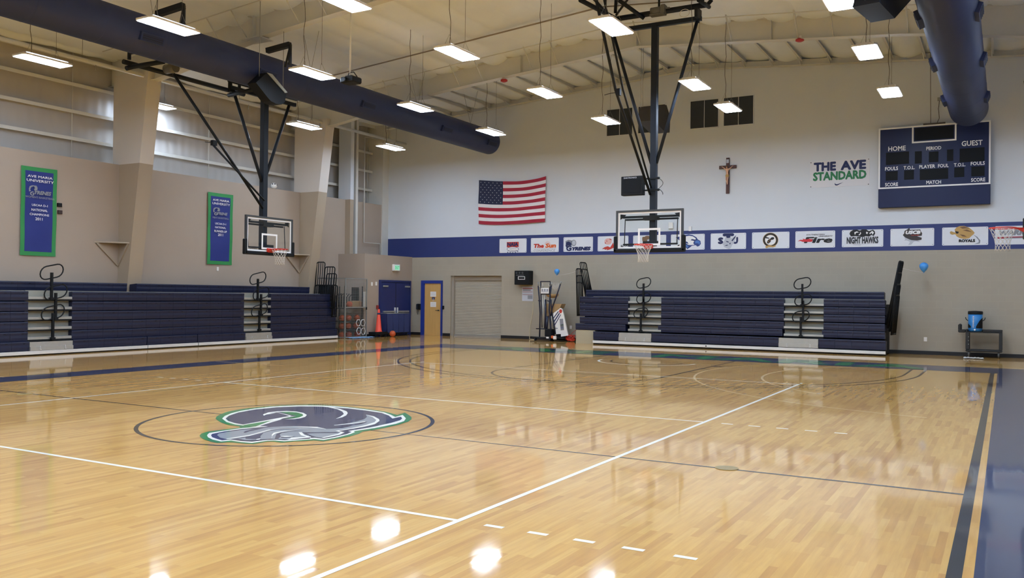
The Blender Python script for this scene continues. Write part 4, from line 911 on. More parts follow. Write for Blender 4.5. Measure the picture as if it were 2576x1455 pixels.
for s, x0, y0, x1, y1, h in (('HOME', 324, 387, 492, 378, 46), ('GUEST', 1030, 338, 1232, 326, 50), ('PERIOD', 690, 376, 834, 370, 34), ('FOULS', 293, 573, 418, 567, 34), ('T.O.L.', 471, 564, 580, 558, 34), ('PLAYER', 622, 553, 775, 547, 34), ('FOUL', 803, 544, 905, 539, 34), ('T.O.L.', 955, 536, 1068, 530, 34), ('FOULS', 1118, 523, 1254, 517, 35), ('SCORE', 293, 726, 418, 720, 34), ('MATCH', 690, 704, 832, 698, 34), ('SCORE', 1121, 681, 1258, 675, 35)):
    b = MB(); st(b, s, *C(x0, y0), *C(x1, y1), h/S); b.build('lettering', WHTP, sb)
for x0, y0, x1, y1 in ((302, 402, 523, 505), (580, 388, 645, 502), (716, 392, 806, 488), (890, 370, 950, 478), (1012, 362, 1250, 480), (300, 582, 414, 664), (477, 570, 570, 656), (628, 562, 900, 650), (960, 545, 1055, 632), (1124, 535, 1252, 622)):
    p = at(*C(x0, y0), 'Y', YS); q = at(*C(x1, y1), 'Y', YS); MB().span((p.x, YS-.012, q.z), (q.x, YS, p.z), 0, .004).build('digit_window', SCD, sb)
b = MB(); c = at(2350, 325, 'Y', YS); b.span((c.x-.3, YS, s_z1), (c.x+.3, YS+.1, s_z1+.05)); b.tube([(c.x-.1, YS+.05, s_z1), (c.x-.12, YS+.05, 9.2)], .008, 5)
j = YW(2364, 250); b.tube([(c.x+.05, YS+.05, s_z1), (c.x+.13, YF-.1, s_z1+.2), (c.x+.1, YF-.05, s_z1+.5), (j.x, YF-.03, j.z)], .009, 5); b.build('feed_cable', mat('cable_grey', '4d453d'), sb)
tag(MB().box((j.x, YF-.03, j.z), (.12, .06, .1)).build('junction_box', GALV), 'small grey junction box above the scoreboard', 'electrical box')
# --- hooked banner THE AVE STANDARD
p0 = YW(2038, 410); p1 = YW(2188, 400); zt = YW(2038, 410).z-.02; zb = YW(2038, 474).z
bn = thing('wall_banner', 'white wall banner with large navy and green words left of the scoreboard', 'banner', ((p0.x+p1.x)/2, YF, zb))
MB().span((p0.x, YF-.012, 5.22), (p1.x, YF-.004, 6.06)).build('cloth', mat('banner_bright_white', 'dcdce0', .6), bn)
def wt(root, name, m, s, u0, v0, u1, v1, hp, Y=None, bold=.03, off=.004, **k):
    Y = Y or YF-.012; p = at(u0, v0, 'Y', Y); q = at(u1, v1, 'Y', Y); t = at(u0, v0-hp, 'Y', Y)
    b = MB(); b.text(s, (p.x, Y-off, (p.z+q.z)/2), Vector((q.x-p.x, 0, 0)), Vector((0, 0, t.z-p.z)), bold=bold, **k); return b.build(name, m, root)
S5 = 4.409
def D(x, y): return 1700+x/S5, 350+y/S5
wt(bn, 'navy_word', NAVP, 'THE', *D(1530, 364), *D(1778, 350), 100/S5, bold=.055)
wt(bn, 'navy_word', NAVP, 'AVE', *D(1828, 348), *D(2112, 332), 104/S5, bold=.055)
wt(bn, 'green_words', GRNP, 'STANDARD', *D(1522, 468), *D(2115, 440), 98/S5, bold=.05)
def wpoly(root, name, m, polys, fn, Y, off=.004):
    b = MB()
    for pl in polys:
        pts = []
        for i in range(0, len(pl), 2): p = at(*fn(pl[i], pl[i+1]), 'Y', Y); pts.append((p.x, Y-off, p.z))
        b.poly(pts)
    return b.build(name, m, root)
wpoly(bn, 'swoosh', NAVP, [[1766, 486, 1772, 500, 1790, 502, 1858, 479, 1790, 516, 1768, 514, 1762, 500]], D, YF-.012)
for x in (p0.x+.03, p1.x-.03):
    for z in (5.25, 6.03): MB().cyl((x, YF-.012, z), (x, YF-.02, z), .015, 8).build('grommet', MAST, bn)
# --- crucifix
c = YW(1832, 413); cx_, cz_ = c.x, c.z-.08
cr = thing('crucifix', 'dark brown wooden crucifix on the far white wall', 'crucifix', (cx_, YF, 5.16))
MB().span((cx_-.055, YF-.07, 5.16), (cx_+.055, YF-.02, 6.37), 0, .006).build('upright', BROWN, cr); MB().span((cx_-.29, YF-.075, 6.0), (cx_+.29, YF-.025, 6.11), 0, .006).build('crossbeam', BROWN, cr)
MB().span((cx_-.04, YF-.08, 6.19), (cx_+.04, YF-.07, 6.31)).build('title_plate', LGRY, cr)
b = MB(); y = YF-.1; cm = cx_
sk = bpy.data.meshes.new('figure'); V = [(cm, y, 5.78), (cm-.005, y-.01, 5.86), (cm, y-.01, 5.96), (cm-.01, y-.02, 6.02), (cm-.02, y-.035, 6.06), (cm-.07, y, 5.985), (cm-.13, y+.01, 6.03), (cm-.2, y+.02, 6.085), (cm+.07, y, 5.985), (cm+.13, y+.01, 6.04), (cm+.2, y+.02, 6.1), (cm-.03, y-.01, 5.74), (cm-.03, y-.05, 5.63), (cm-.005, y-.01, 5.5), (cm-.002, y-.03, 5.46), (cm+.03, y-.01, 5.74), (cm+.02, y-.05, 5.63), (cm+.01, y-.01, 5.5), (cm+.008, y-.03, 5.46)]
Ed = [(0, 1), (1, 2), (2, 3), (3, 4), (2, 5), (5, 6), (6, 7), (2, 8), (8, 9), (9, 10), (0, 11), (11, 12), (12, 13), (13, 14), (0, 15), (15, 16), (16, 17), (17, 18)]
rr = [.042, .038, .048, .018, .036, .026, .017, .013, .026, .017, .013, .032, .024, .014, .014, .032, .024, .014, .014]
sk.from_pydata([Vector(v)-Vector((cx_, YF, 5.16)) for v in V], Ed, []); fo = bpy.data.objects.new('figure', sk); COL.objects.link(fo); fo.parent = cr
md = fo.modifiers.new('skin', 'SKIN')
for i, sv in enumerate(sk.skin_vertices[0].data if sk.skin_vertices else []): pass
bpy.context.view_layer.objects.active = fo
if not sk.skin_vertices: 
    import bmesh
    bm = bmesh.new(); bm.from_mesh(sk); bm.verts.layers.skin.verify(); bm.to_mesh(sk); bm.free()
for i, sv in enumerate(sk.skin_vertices[0].data): sv.radius = (rr[i], rr[i]*.8); sv.use_root = (i == 0)
fo.modifiers.new('sub', 'SUBSURF').levels = 1; fo.modifiers['sub'].render_levels = 2; sk.materials.append(SKIN)
fo['label'] = 'pale carved figure with raised arms'
MB().lathe((cm, y-.005, 5.74), [(.05, -.03), (.062, 0), (.055, .05)], 12).build('loincloth', TANP, cr)
MB().ball((cm-.018, y-.022, 6.075), .036, 10, 0, (1, 1, .8)).build('hair', BRNP, cr)
# --- flag
fg = thing('flag', 'large American flag pinned to the far white wall', 'flag', (-8.6, YF, 4.4))
cT = [(1207, 454), (1265, 457), (1320, 455), (1376, 444)]; cB = [(1206, 564), (1262, 566), (1318, 563), (1372, 559)]
def bez(P, t):
    # Catmull-like cubic through the four points at t=0,1/3,2/3,1
    def Lg(i):
        r = 1
        for j in range(4):
            if j != i: r *= (t*3-j)/(i-j)
        return r
    return sum(P[i][0]*Lg(i) for i in range(4)), sum(P[i][1]*Lg(i) for i in range(4))
def fp(s, t, off=0):      # s along fly, t down hoist
    a = bez(cT, s); c = bez(cB, s); p = YW(a[0]+(c[0]-a[0])*t, a[1]+(c[1]-a[1])*t); w = .025*math.sin(7*s+3*t)+.012*math.sin(19*s-9*t)
    return Vector((p.x, YF-.06-w-off, p.z))
b = MB(); NS = 40
for r in range(13):
    for i in range(NS):
        s0, s1 = i/NS, (i+1)/NS
        for h in (0, 1):
            t0 = (r+h/2)/13; t1 = (r+(h+1)/2)/13
            mi = 2 if (r < 7 and s1 <= .3501) else (0 if r % 2 == 0 else 1)
            b.add([fp(s0, t0), fp(s0, t1), fp(s1, t1), fp(s1, t0)], [[0, 1, 2, 3]], mi, True)
for rw in range(9):
    nc = 6 if rw % 2 == 0 else 5
    for k in range(nc):
        s = .35*(k+.5+(0 if nc == 6 else .5))/6.0; t = (7/13)*(rw+.8)/9.6; pts = []
        for q in range(10):
            a = -math.pi/2+q*math.pi/5; r_ = (.0125 if q % 2 == 0 else .005); pts.append(fp(s+r_*math.cos(a)*.58, t+r_*math.sin(a)*1.5*.6, .006))
        b.add(pts, [list(range(10))[::-1]], 1)
b.build('cloth', [STRR, STRW, STARB], fg)
# --- the two long banners on the left wall
def XW(u, v, X=-14.57): return at(u, v, 'X', X)
def long_banner(label, q, lines, crop, logo):
    P = [XW(*p) for p in q]; y0 = (P[0].y+P[3].y)/2; y1 = (P[1].y+P[2].y)/2; zt = (P[0].z+P[1].z)/2; zb = (P[2].z+P[3].z)/2
    t = thing('hanging_banner', label, 'banner', (-14.6, (y0+y1)/2, zb)); X = -14.57; b = MB(); n = 12; tw = .055*(y1-y0)+.03
    def pt(a, c, off=0):
        w = .012*math.sin(6*a+2*c)+.008*math.sin(11*c-3*a); return Vector((X+w+off+.01, y0+(y1-y0)*a, zb+(zt-zb)*c))
    def grid(b, a0, a1, c0, c1, off):
        for i in range(n):
            for j in range(2*n):
                A_, B_ = a0+(a1-a0)*i/n, a0+(a1-a0)*(i+1)/n; C_, D_ = c0+(c1-c0)*j/(2*n), c0+(c1-c0)*(j+1)/(2*n)
                b.add([pt(A_, C_, off), pt(B_, C_, off), pt(B_, D_, off), pt(A_, D_, off)], [[0, 1, 2, 3]], 0, True)
    grid(b, 0, 1, 0, 1, 0); b.build('green_border', BANG, t)
    fx = tw/(y1-y0)*1.3; fz = tw/(zt-zb)*1.3; b = MB(); grid(b, fx, 1-fx, fz, 1-fz, .004); b.build('blue_field', BANB, t)
    b = MB(); bf = MB()
    for s, x0, yb0, x1, yb1, h, dim in lines:
        p = XW(*crop(x0, yb0)); r = XW(*crop(x1, yb1)); tt = XW(*crop(x0, yb0-h)); (bf if dim else b).text(s, (X+.045, p.y, (p.z+r.z)/2), Vector((0, r.y-p.y, 0)), Vector((0, 0, tt.z-p.z)), bold=.012)
    b.build('white_lettering', WHTP, t)
    b_ = logo(bf, crop, X+.045); bf.build('grey_lettering', GRYP, t)
    return t
def lg_logo(dx, dy, sc, word, wx0, wy0, wx1, wy1, wh):
    def f(b, crop, X):
        def P(l): return [Vector((X, q.y, q.z)) for q in [XW(*crop(dx+l[i]*sc, dy+l[i+1]*sc)) for i in range(0, len(l), 2)]]
        n0 = len(b.v)
        # crested head, ball and big curled G
        for pl in ([0, 30, 8, 8, 30, 0, 60, 2, 45, 10, 22, 18, 12, 40, 20, 55, 2, 60], [48, 8, 70, 2, 82, 18, 84, 40, 74, 52, 58, 48, 46, 36, 60, 30], [10, 70, 30, 58, 52, 56, 34, 66, 22, 80, 30, 92, 40, 88, 40, 78, 32, 78, 32, 72, 54, 70, 50, 96, 30, 100, 14, 90]):
            b.poly(P(pl))
        p = XW(*crop(wx0, wy0)); r = XW(*crop(wx1, wy1)); tt = XW(*crop(wx0, wy0-wh)); b.text(word, (X, p.y, (p.z+r.z)/2), Vector((0, r.y-p.y, 0)), Vector((0, 0, tt.z-p.z)), bold=.05, shear=.25)
    return f
K1 = 3.637
c1 = lambda x, y: (x/K1, 380+y/K1)
long_banner('blue banner with green edge on the left wall above the nearer handrails', [(52, 416), (144, 428), (138, 646), (50, 642)],
    [('AVE MARIA', 243, 240, 472, 262, 22, 0), ('UNIVERSITY', 235, 278, 483, 302, 24, 0), ("WOMEN'S BASKETBALL", 222, 425, 490, 450, 18, 1), ('USCAA D-1', 282, 505, 427, 514, 20, 0), ('NATIONAL', 278, 550, 427, 558, 22, 0), ('CHAMPIONS', 262, 588, 440, 600, 20, 0), ('2011', 314, 633, 380, 640, 26, 0)],
    c1, lg_logo(255, 315, .95, 'YRENES', 305, 400, 460, 410, 36))
K2 = 4.85
c2 = lambda x, y: (500+x/K2, 450+y/K2)
long_banner('narrow blue banner with green edge on the left wall beside the side hoop board', [(523, 483), (584, 491), (584, 668), (520, 664)],
    [('AVE MARIA', 160, 268, 360, 292, 26, 0), ('UNIVERSITY', 155, 312, 368, 336, 28, 0), ("MEN'S BASKETBALL", 158, 485, 356, 498, 22, 1), ('USCAA D-1', 188, 556, 320, 570, 24, 0), ('NATIONAL', 188, 604, 320, 613, 24, 0), ('RUNNER-UP', 178, 650, 330, 662, 26, 0), ('2011', 222, 698, 284, 704, 32, 0)],
    c2, lg_logo(165, 350, .98, 'YRENE', 212, 440, 340, 450, 34))
# --- the row of white banners on the blue band
ZB0, ZB1 = 3.29, 3.83
BX = [(1257, 1325), (1336, 1406), (1418, 1492), (1504, 1581), (1593, 1676), (1688, 1773), (1788, 1877), (1892, 1986), (2001, 2101), (2118, 2222), (2240, 2350), (2370, 2486), (2503, 2632)]
BL = ['white banner with four stars and an oval, first at the left of the blue band', 'white banner with an orange half sun over two words', 'white banner with navy curled helmet lettering beside the sun banner', 'white banner with a red figure, left edge of the hoop board in front',
      'white banner with a brown cat head seen through the hoop glass', 'white banner with a blue eagle head right of the hoop board', 'white banner with three navy block letters behind a grey lynx head', 'white banner with a round black and gold insect emblem',
      'white banner with red flame and bold black lettering', 'white banner with black bird over two grey words', 'white banner with a shark curling below four letters', 'white banner with a tan lion leaping over a word', 'white banner at the right edge, partly behind the red rim']
bann = []
YBN = YF-.006
for i, (u0, u1) in enumerate(BX):
    xa = YW(u0, 610).x; xb = YW(u1, 600).x; t = thing('conference_banner', BL[i], 'banner', ((xa+xb)/2, YF, ZB0), 0, 'white banners on the blue band'); bann.append(t)
    b = MB(); c_ = .02; b.prism([(xa+c_, YBN, ZB0), (xb-c_, YBN, ZB0), (xb, YBN, ZB0+c_), (xb, YBN, ZB1-c_), (xb-c_, YBN, ZB1), (xa+c_, YBN, ZB1), (xa, YBN, ZB1-c_), (xa, YBN, ZB0+c_)], (0, -.006, 0)); b.build('cloth', WHITEC, t)
    for x in (xa+.04, xb-.04):
        for z in (ZB0+.035, ZB1-.035): MB().cyl((x, YBN-.006, z), (x, YBN-.012, z), .01, 6).build('grommet', NAVP, t)
YT = YBN-.006
f2 = lambda x, y: (1240+x/6.779, 560+y/6.779)
f3 = lambda x, y: (1700+x/6.133, 560+y/6.133)
f4 = lambda x, y: (2100+x/5.412, 550+y/5.412)
f6 = lambda x, y: (1520+x/5.596, 400+y/5.596)
def bt(i, name, m, s, f, x0, y0, x1, y1, h, sc, **k): return wt(bann[i], name, m, s, *f(x0, y0), *f(x1, y1), h/sc, Y=YT, **k)
def bpz(i, name, m, f, *polys, off=.004): return wpoly(bann[i], name, m, polys, f, YT, off)
def ell(cx, cy, rx, ry, n=20, rot=0): 
    l = []
    for j in range(n): a = 2*math.pi*j/n; x = rx*math.cos(a); y = ry*math.sin(a); l += [cx+x*math.cos(rot)-y*math.sin(rot), cy+x*math.sin(rot)+y*math.cos(rot)]
    return l
def star(cx, cy, r):
    l = []
    for j in range(10): a = -math.pi/2+j*math.pi/5; q = r if j % 2 == 0 else r*.42; l += [cx+q*math.cos(a), cy+q*math.sin(a)]
    return l
# 1
bpz(0, 'red_panel', REDP, f2, [238, 335, 440, 330, 440, 420, 238, 425]); bt(0, 'lettering', NAVP, 'NAIA', f2, 246, 410, 432, 404, 68, 6.779, bold=.06, off=.008)
bpz(0, 'oval_line', NAVP, f2, ell(340, 456, 102, 44)); bpz(0, 'oval_fill', WHTP, f2, ell(340, 456, 95, 37), off=.006)
bt(0, 'oval_words', GRYP, 'Champions', f2, 272, 455, 408, 448, 20, 6.779, off=.009); bt(0, 'oval_words', GRYP, 'of Character', f2, 258, 484, 415, 478, 20, 6.779, off=.009); bpz(0, 'stars', NAVP, f2, star(255, 508, 15), star(296, 514, 15), star(340, 519, 17), star(385, 513, 15), star(425, 496, 15), off=.010)
# 2
bt(1, 'lettering', REDP, 'The', f2, 696, 438, 870, 434, 72, 6.779, bold=.06, shear=.15); bt(1, 'lettering', ORNP, 'Sun', f2, 892, 436, 1078, 428, 78, 6.779, bold=.06, shear=.15); bpz(1, 'rule', GRYP, f2, [700, 453, 1070, 444, 1070, 448, 700, 457])
bt(1, 'lettering', GRYP, 'CONFERENCE', f2, 692, 502, 1062, 494, 34, 6.779, bold=.0, shear=.15)
rays = []
for j in range(11): a = math.pi+math.pi*j/10; rays.append([935+32*math.cos(a-.08), 372+32*math.sin(a-.08), 935+60*math.cos(a), 372+58*math.sin(a), 935+32*math.cos(a+.08), 372+32*math.sin(a+.08)])
bpz(1, 'sun_rays', ORNP, f2, *rays)
# 3
bpz(2, 'helmet_grey', GRYP, f2, ell(1380, 350, 42, 55), [1238, 320, 1290, 296, 1350, 310, 1340, 400, 1250, 420]); bpz(2, 'helmet_light', LGRY, f2, ell(1382, 348, 32, 42), off=.006)  # flat grey and pale grey print behind the crest
bpz(2, 'helmet_crest', NAVP, f2, [1240, 400, 1250, 340, 1290, 325, 1330, 345, 1345, 385, 1310, 392, 1275, 395, 1255, 430], [1250, 440, 1265, 408, 1310, 392, 1345, 400, 1340, 420, 1300, 418, 1275, 440, 1285, 465, 1310, 462, 1312, 450, 1295, 450, 1298, 432, 1345, 428, 1342, 478, 1300, 490, 1262, 478], off=.008)
bt(2, 'lettering', NAVP, 'YRENES', f2, 1350, 486, 1672, 474, 66, 6.779, bold=.09, shear=.25, off=.009)
# 4
bpz(3, 'red_shape', REDP, f2, [1860, 455, 1900, 425, 1925, 415, 1960, 405, 2000, 425, 2030, 380, 2050, 340, 2062, 400, 2066, 430, 2030, 445, 1990, 462, 1940, 475, 1950, 455, 1910, 468, 1905, 450]); bpz(3, 'pale_head', mat('print_pink', 'e2b3ab', .6), f2, ell(1965, 325, 62, 55)); bpz(3, 'red_marks', REDP, f2, [1985, 272, 2020, 285, 2030, 305, 1990, 290], [1905, 340, 1930, 345, 1920, 370], [1935, 300, 1955, 320, 1940, 330], off=.008)
# 5
bpz(4, 'cat_head', BRNP, f6, [535, 1110, 548, 1095, 560, 1100, 590, 1084, 630, 1082, 640, 1100, 640, 1170, 610, 1190, 560, 1190, 536, 1150]); bpz(4, 'cat_muzzle', LGRY, f6, [605, 1140, 636, 1130, 636, 1180, 612, 1176], off=.008)
# 6
bpz(5, 'eagle_back', mat('print_dark_blue', '2a4080', .6), f3, [0, 230, 70, 215, 130, 195, 200, 184, 260, 195, 320, 230, 340, 262, 380, 285, 388, 330, 360, 365, 330, 372, 310, 350, 250, 360, 220, 385, 180, 412, 140, 370, 100, 300, 60, 280]); bpz(5, 'eagle_face', WHTP, f3, [150, 215, 210, 205, 265, 215, 310, 245, 300, 270, 250, 255, 230, 275, 285, 285, 270, 320, 290, 345, 230, 350, 195, 345, 150, 320, 200, 330, 180, 300, 150, 290], off=.007)
bpz(5, 'eagle_beak', BLUP, f3, [300, 285, 335, 275, 372, 290, 378, 325, 362, 350, 350, 325, 320, 320, 300, 325], [150, 340, 200, 365, 180, 395, 155, 370], off=.008); bpz(5, 'eagle_eye', NAVP, f3, [245, 258, 290, 262, 308, 275, 270, 275], off=.009)
# 7
bt(6, 'lettering', NAVP, 'S', f3, 650, 338, 735, 332, 105, 6.133, bold=.08); bt(6, 'lettering', NAVP, 'T', f3, 722, 330, 900, 322, 158, 6.133, bold=.08); bt(6, 'lettering', NAVP, 'U', f3, 875, 335, 962, 330, 108, 6.133, bold=.08)
bpz(6, 'lynx_head', LGRY, f3, [765, 245, 770, 205, 790, 240, 835, 238, 850, 200, 858, 245, 880, 230, 930, 200, 920, 260, 900, 310, 870, 350, 850, 395, 820, 412, 790, 400, 745, 380, 735, 340, 720, 350, 745, 290], off=.009)
bpz(6, 'lynx_marks', NAVP, f3, [775, 285, 815, 295, 820, 310, 785, 302], [860, 280, 905, 225, 935, 195, 915, 240, 875, 290], [755, 360, 790, 345, 815, 350, 780, 362], [825, 320, 850, 312, 840, 345], off=.011)
# 8
bpz(7, 'ring_gold', TANP, f3, ell(1462, 270, 120, 112, 32)); bpz(7, 'ring_black', BLKP, f3, ell(1462, 270, 114, 106, 32), off=.006); bpz(7, 'ring_gold', TANP, f3, ell(1462, 272, 88, 82, 32), off=.0075); bpz(7, 'ring_inner', WHTP, f3, ell(1462, 272, 82, 76, 32), off=.009)
bpz(7, 'insect_body', BLKP, f3, ell(1440, 290, 42, 24, 16, -.9), ell(1490, 248, 32, 20, 16, -.3), [1370, 215, 1450, 240, 1440, 250, 1390, 245], off=.011); bpz(7, 'insect_stripes', BRNP, f3, [1410, 290, 1425, 278, 1450, 305, 1440, 318], [1432, 262, 1446, 254, 1470, 280, 1462, 292], off=.013)
bpz(7, 'ribbon', TANP, f3, [1385, 365, 1440, 352, 1500, 362, 1535, 350, 1545, 368, 1500, 385, 1440, 378, 1400, 398, 1385, 388], off=.013)
# 9
bt(8, 'small_words', BLKP, 'SOUTHEASTERN', f3, 2012, 201, 2302, 195, 20, 6.133, bold=.02, shear=.3); bt(8, 'small_words', BLKP, 'UNIVERSITY', f3, 2205, 224, 2425, 219, 20, 6.133, bold=.02, shear=.3)
bt(8, 'lettering', BLKP, 'Fire', f3, 1975, 322, 2418, 312, 95, 6.133, bold=.045, shear=.2); bpz(8, 'flame', mat('print_flame_red', 'd6303a', .6), f3, [1880, 292, 1920, 268, 1970, 268, 1955, 250, 2010, 262, 2060, 252, 2105, 262, 2112, 285, 2095, 298, 2060, 300, 2000, 298, 1960, 300, 1925, 285], off=.009)
# 10
bpz(9, 'black_bird', BLKP, f4, [200, 210, 212, 180, 250, 155, 300, 152, 340, 165, 380, 147, 430, 150, 465, 172, 520, 152, 545, 175, 550, 205, 530, 240, 500, 225, 470, 245, 420, 240, 380, 255, 330, 245, 280, 240, 220, 245]); bpz(9, 'bird_marks', WHTP, f4, [265, 190, 300, 175, 330, 190, 290, 195, 275, 225], [345, 180, 360, 200, 340, 230, 320, 225, 345, 205], [430, 180, 455, 190, 440, 215, 425, 200], [470, 200, 510, 168, 535, 190, 515, 222, 500, 195, 480, 215], off=.007)
bt(9, 'lettering', GRYP, 'NIGHT HAWKS', f4, 160, 350, 596, 340, 98, 5.412, bold=.06, off=.008); bt(9, 'lettering', BLKP, 'NIGHT HAWKS', f4, 166, 345, 590, 336, 88, 5.412, bold=.03, off=.010); bt(9, 'small_words', LGRY, 'Thomas', f4, 250, 370, 352, 366, 20, 5.412)
# 11
bpz(10, 'shark_body', mat('print_charcoal', '3c3636', .6), f4, [925, 225, 945, 205, 950, 170, 965, 160, 985, 150, 1020, 125, 1022, 155, 1165, 150, 1175, 180, 1190, 200, 1185, 235, 1120, 242, 1185, 262, 1180, 290, 1120, 300, 1040, 295, 980, 270, 960, 260]); bpz(10, 'shark_belly', LGRY, f4, [935, 235, 960, 262, 990, 278, 1050, 296, 1130, 300, 1180, 292, 1140, 308, 1168, 322, 1100, 312, 1075, 318, 1040, 358, 1000, 362, 1025, 318, 985, 300, 945, 300, 960, 285], off=.006)
bt(10, 'lettering', WHTP, 'USCB', f4, 962, 218, 1168, 210, 50, 5.412, bold=.08, shear=.2, off=.009); bt(10, 'small_words', REDP, 'SAND SHARKS', f4, 1040, 236, 1150, 232, 11, 5.412, off=.009)
# 12
bpz(11, 'tail_lines', GRYP, f4, [1880, 215, 1940, 250, 1982, 300, 1975, 340, 1900, 350, 1960, 325, 1958, 295, 1920, 250]); bpz(11, 'lion_body', TANP, f4, [1565, 190, 1580, 172, 1640, 192, 1632, 150, 1660, 120, 1700, 104, 1760, 102, 1830, 125, 1880, 165, 1905, 195, 1890, 215, 1860, 240, 1830, 270, 1760, 280, 1700, 268, 1660, 245, 1640, 215, 1600, 222, 1575, 212])
bpz(11, 'lion_mane', BRNP, f4, [1700, 120, 1760, 108, 1840, 140, 1790, 135, 1740, 140], [1740, 160, 1800, 150, 1870, 185, 1800, 175], [1700, 215, 1760, 225, 1800, 250, 1740, 245], off=.007); bpz(11, 'lion_mouth', BLKP, f4, [1640, 170, 1690, 182, 1680, 205, 1650, 205], off=.008)
bt(11, 'lettering', BLKP, 'ROYALS', f4, 1688, 328, 1912, 320, 42, 5.412, bold=.08, off=.009)
# 13
bt(12, 'lettering', GRYP, 'WARRIORS', f4, 2235, 240, 2860, 216, 75, 5.412, bold=.08, shear=.2); bpz(12, 'rule', MAROON, f4, [2215, 252, 2850, 235, 2850, 262, 2215, 276], off=.003); bpz(12, 'rule', GRYP, f4, [2320, 262, 2850, 250, 2850, 262, 2320, 274], off=.006)
# --- small wall devices
def dev(nm, lab, cat, c, d, m, plane='Y'): return tag(MB().box(c, d, 0, None, .006).build(nm, m), lab, cat)
c = YW(1689, 568); dev('wall_sensor', 'small white wall sensor seen through the hoop glass', 'sensor', (c.x, YF-.04, c.z), (.16, .08, .22), WHITEP)
c = YW(1737, 576); dev('wall_sensor', 'small white wall sensor just right of the hoop board', 'sensor', (c.x, YF-.03, c.z), (.1, .06, .16), WHITEP)
c = YW(2328, 854); dev('wall_outlet', 'white outlet plate low on the block wall left of the black cart', 'outlet', (c.x, YF-.008, c.z), (.09, .016, .13), WHITEP)
c = YW(1436, 824); dev('wall_outlet', 'white outlet plate behind the ball machine', 'outlet', (c.x, YF-.008, c.z), (.09, .016, .13), WHITEP)
c = XW(148, 516, -14.6); dev('wall_switch', 'upper dark control box right of the nearer long banner', 'switch', (-14.57, c.y, c.z), (.06, .12, .1), BLK2)
c = XW(149, 534, -14.6); dev('wall_switch', 'lower dark control box right of the nearer long banner', 'switch', (-14.57, c.y, c.z), (.06, .12, .1), mat('brown_box', '3a2622', .5))
c = XW(547, 677, -14.6); dev('wall_outlet', 'white plate under the farther long banner', 'outlet', (-14.59, c.y, c.z), (.02, .09, .13), WHITEP)
for u, v, lb in ((935, 715, 'pale'), (946, 714, 'second pale')):
    c = at(u, v, 'X', -13.3); dev('wall_plate', '%s switch plate left of the blue double doors' % lb, 'switch', (-13.29, c.y, c.z), (.02, .1, .14), WHITEP)
c = at(948, 773, 'X', -13.3); dev('fire_alarm', 'small red pull station left of the blue double doors', 'alarm', (-13.27, c.y, c.z), (.06, .1, .14), mat('alarm_red', '8f2f2a', .5))
c = at(1116, 774, 'Y', YF); dev('card_reader', 'small dark card reader right of the birch door', 'card reader', (c.x, YF-.03, c.z), (.07, .05, .14), BLK2)
c = at(1056, 772, 'Y', YF); t = thing('wall_phone', 'black wall phone left of the birch door', 'phone', (c.x, YF, c.z)); MB().box((c.x, YF-.05, c.z), (.2, .09, .24), 0, None, .02).build('phone_body', BLK2, t); MB().box((c.x-.07, YF-.11, c.z), (.06, .05, .22), 0, None, .015).build('handset', MAST, t)
b = MB(); b.tube([(c.x-.07, YF-.09, c.z-.1), (c.x-.09, YF-.06, c.z-.25), (c.x-.06, YF-.05, c.z-.32), (c.x-.02, YF-.05, c.z-.14)], .008, 5); b.build('cord', BLK2, t)
# black padded board on the wall with notice below
p = YW(1305, 682); q = YW(1341, 717); t = thing('speaker_box', 'black wall box with three round dials right of the roller door', 'wall box', ((p.x+q.x)/2, YF, q.z))
MB().span((p.x, YF-.34, q.z), (q.x, YF, p.z), 0, .012).build('case', BLK2, t)
YK = YF-.34
hb = p.z-q.z; wb_ = q.x-p.x
for k in range(3): MB().cyl((p.x+wb_*(.16+.2*k), YK, p.z-.16*hb), (p.x+wb_*(.16+.2*k), YK-.015, p.z-.16*hb), .04, 14).build('dial', FRAMEG, t)
b = MB(); x0 = p.x+.26*wb_; z0 = q.z+.36*hb; b.span((x0, YK-.01, z0), (x0+.3, YK, z0+.02)); b.span((x0, YK-.01, z0+.1), (x0+.3, YK, z0+.12)); b.span((x0, YK-.01, z0), (x0+.02, YK, z0+.12)); b.span((x0+.28, YK-.01, z0), (x0+.3, YK, z0+.12)); b.build('white_outline', WHTP, t)
MB().span((p.x+.12*wb_, YK-.006, p.z-.34*hb), (p.x+.66*wb_, YK, p.z-.315*hb)).build('label_strip', GRYP, t)
p = YW(1314, 722); q = YW(1341, 758); t = thing('notice_board', 'pale safety notice with red bars under the black wall box', 'notice', ((p.x+q.x)/2, YF, q.z))
MB().span((p.x, YF-.012, q.z), (q.x, YF, p.z)).build('sheet', LGRY, t)
b = MB(); h = p.z-q.z; w = q.x-p.x
for f, g in ((.93, .08), (.66, .03), (.46, .03)): b.span((p.x+.02, YF-.016, q.z+h*(f-g)), (q.x-.02, YF-.012, q.z+h*f))
b.build('red_bars', mat('print_dull_red', '9a5a58', .6), t); b = MB(); b.span((p.x+.52*w, YF-.016, q.z+.14*h), (q.x-.02, YF-.012, q.z+.4*h)); b.span((p.x+.03, YF-.016, q.z+.72*h), (q.x-.1, YF-.012, q.z+.82*h)); b.build('grey_blocks', GRYP, t)
b = MB(); p = YW(1342, 760); b.tube([(p.x, YF-.01, p.z), (p.x-.02, YF-.01, 1.0), (p.x-.12, YF-.01, .5), (p.x-.13, YF-.02, .2), (p.x-.02, YF-.25, .02), (p.x+.2, YF-.3, .01)], .012, 6); tag(b.build('power_cord', mat('cord_cream', 'cfc3a0', .6)), 'cream cord hanging down the block wall to the floor', 'cord')
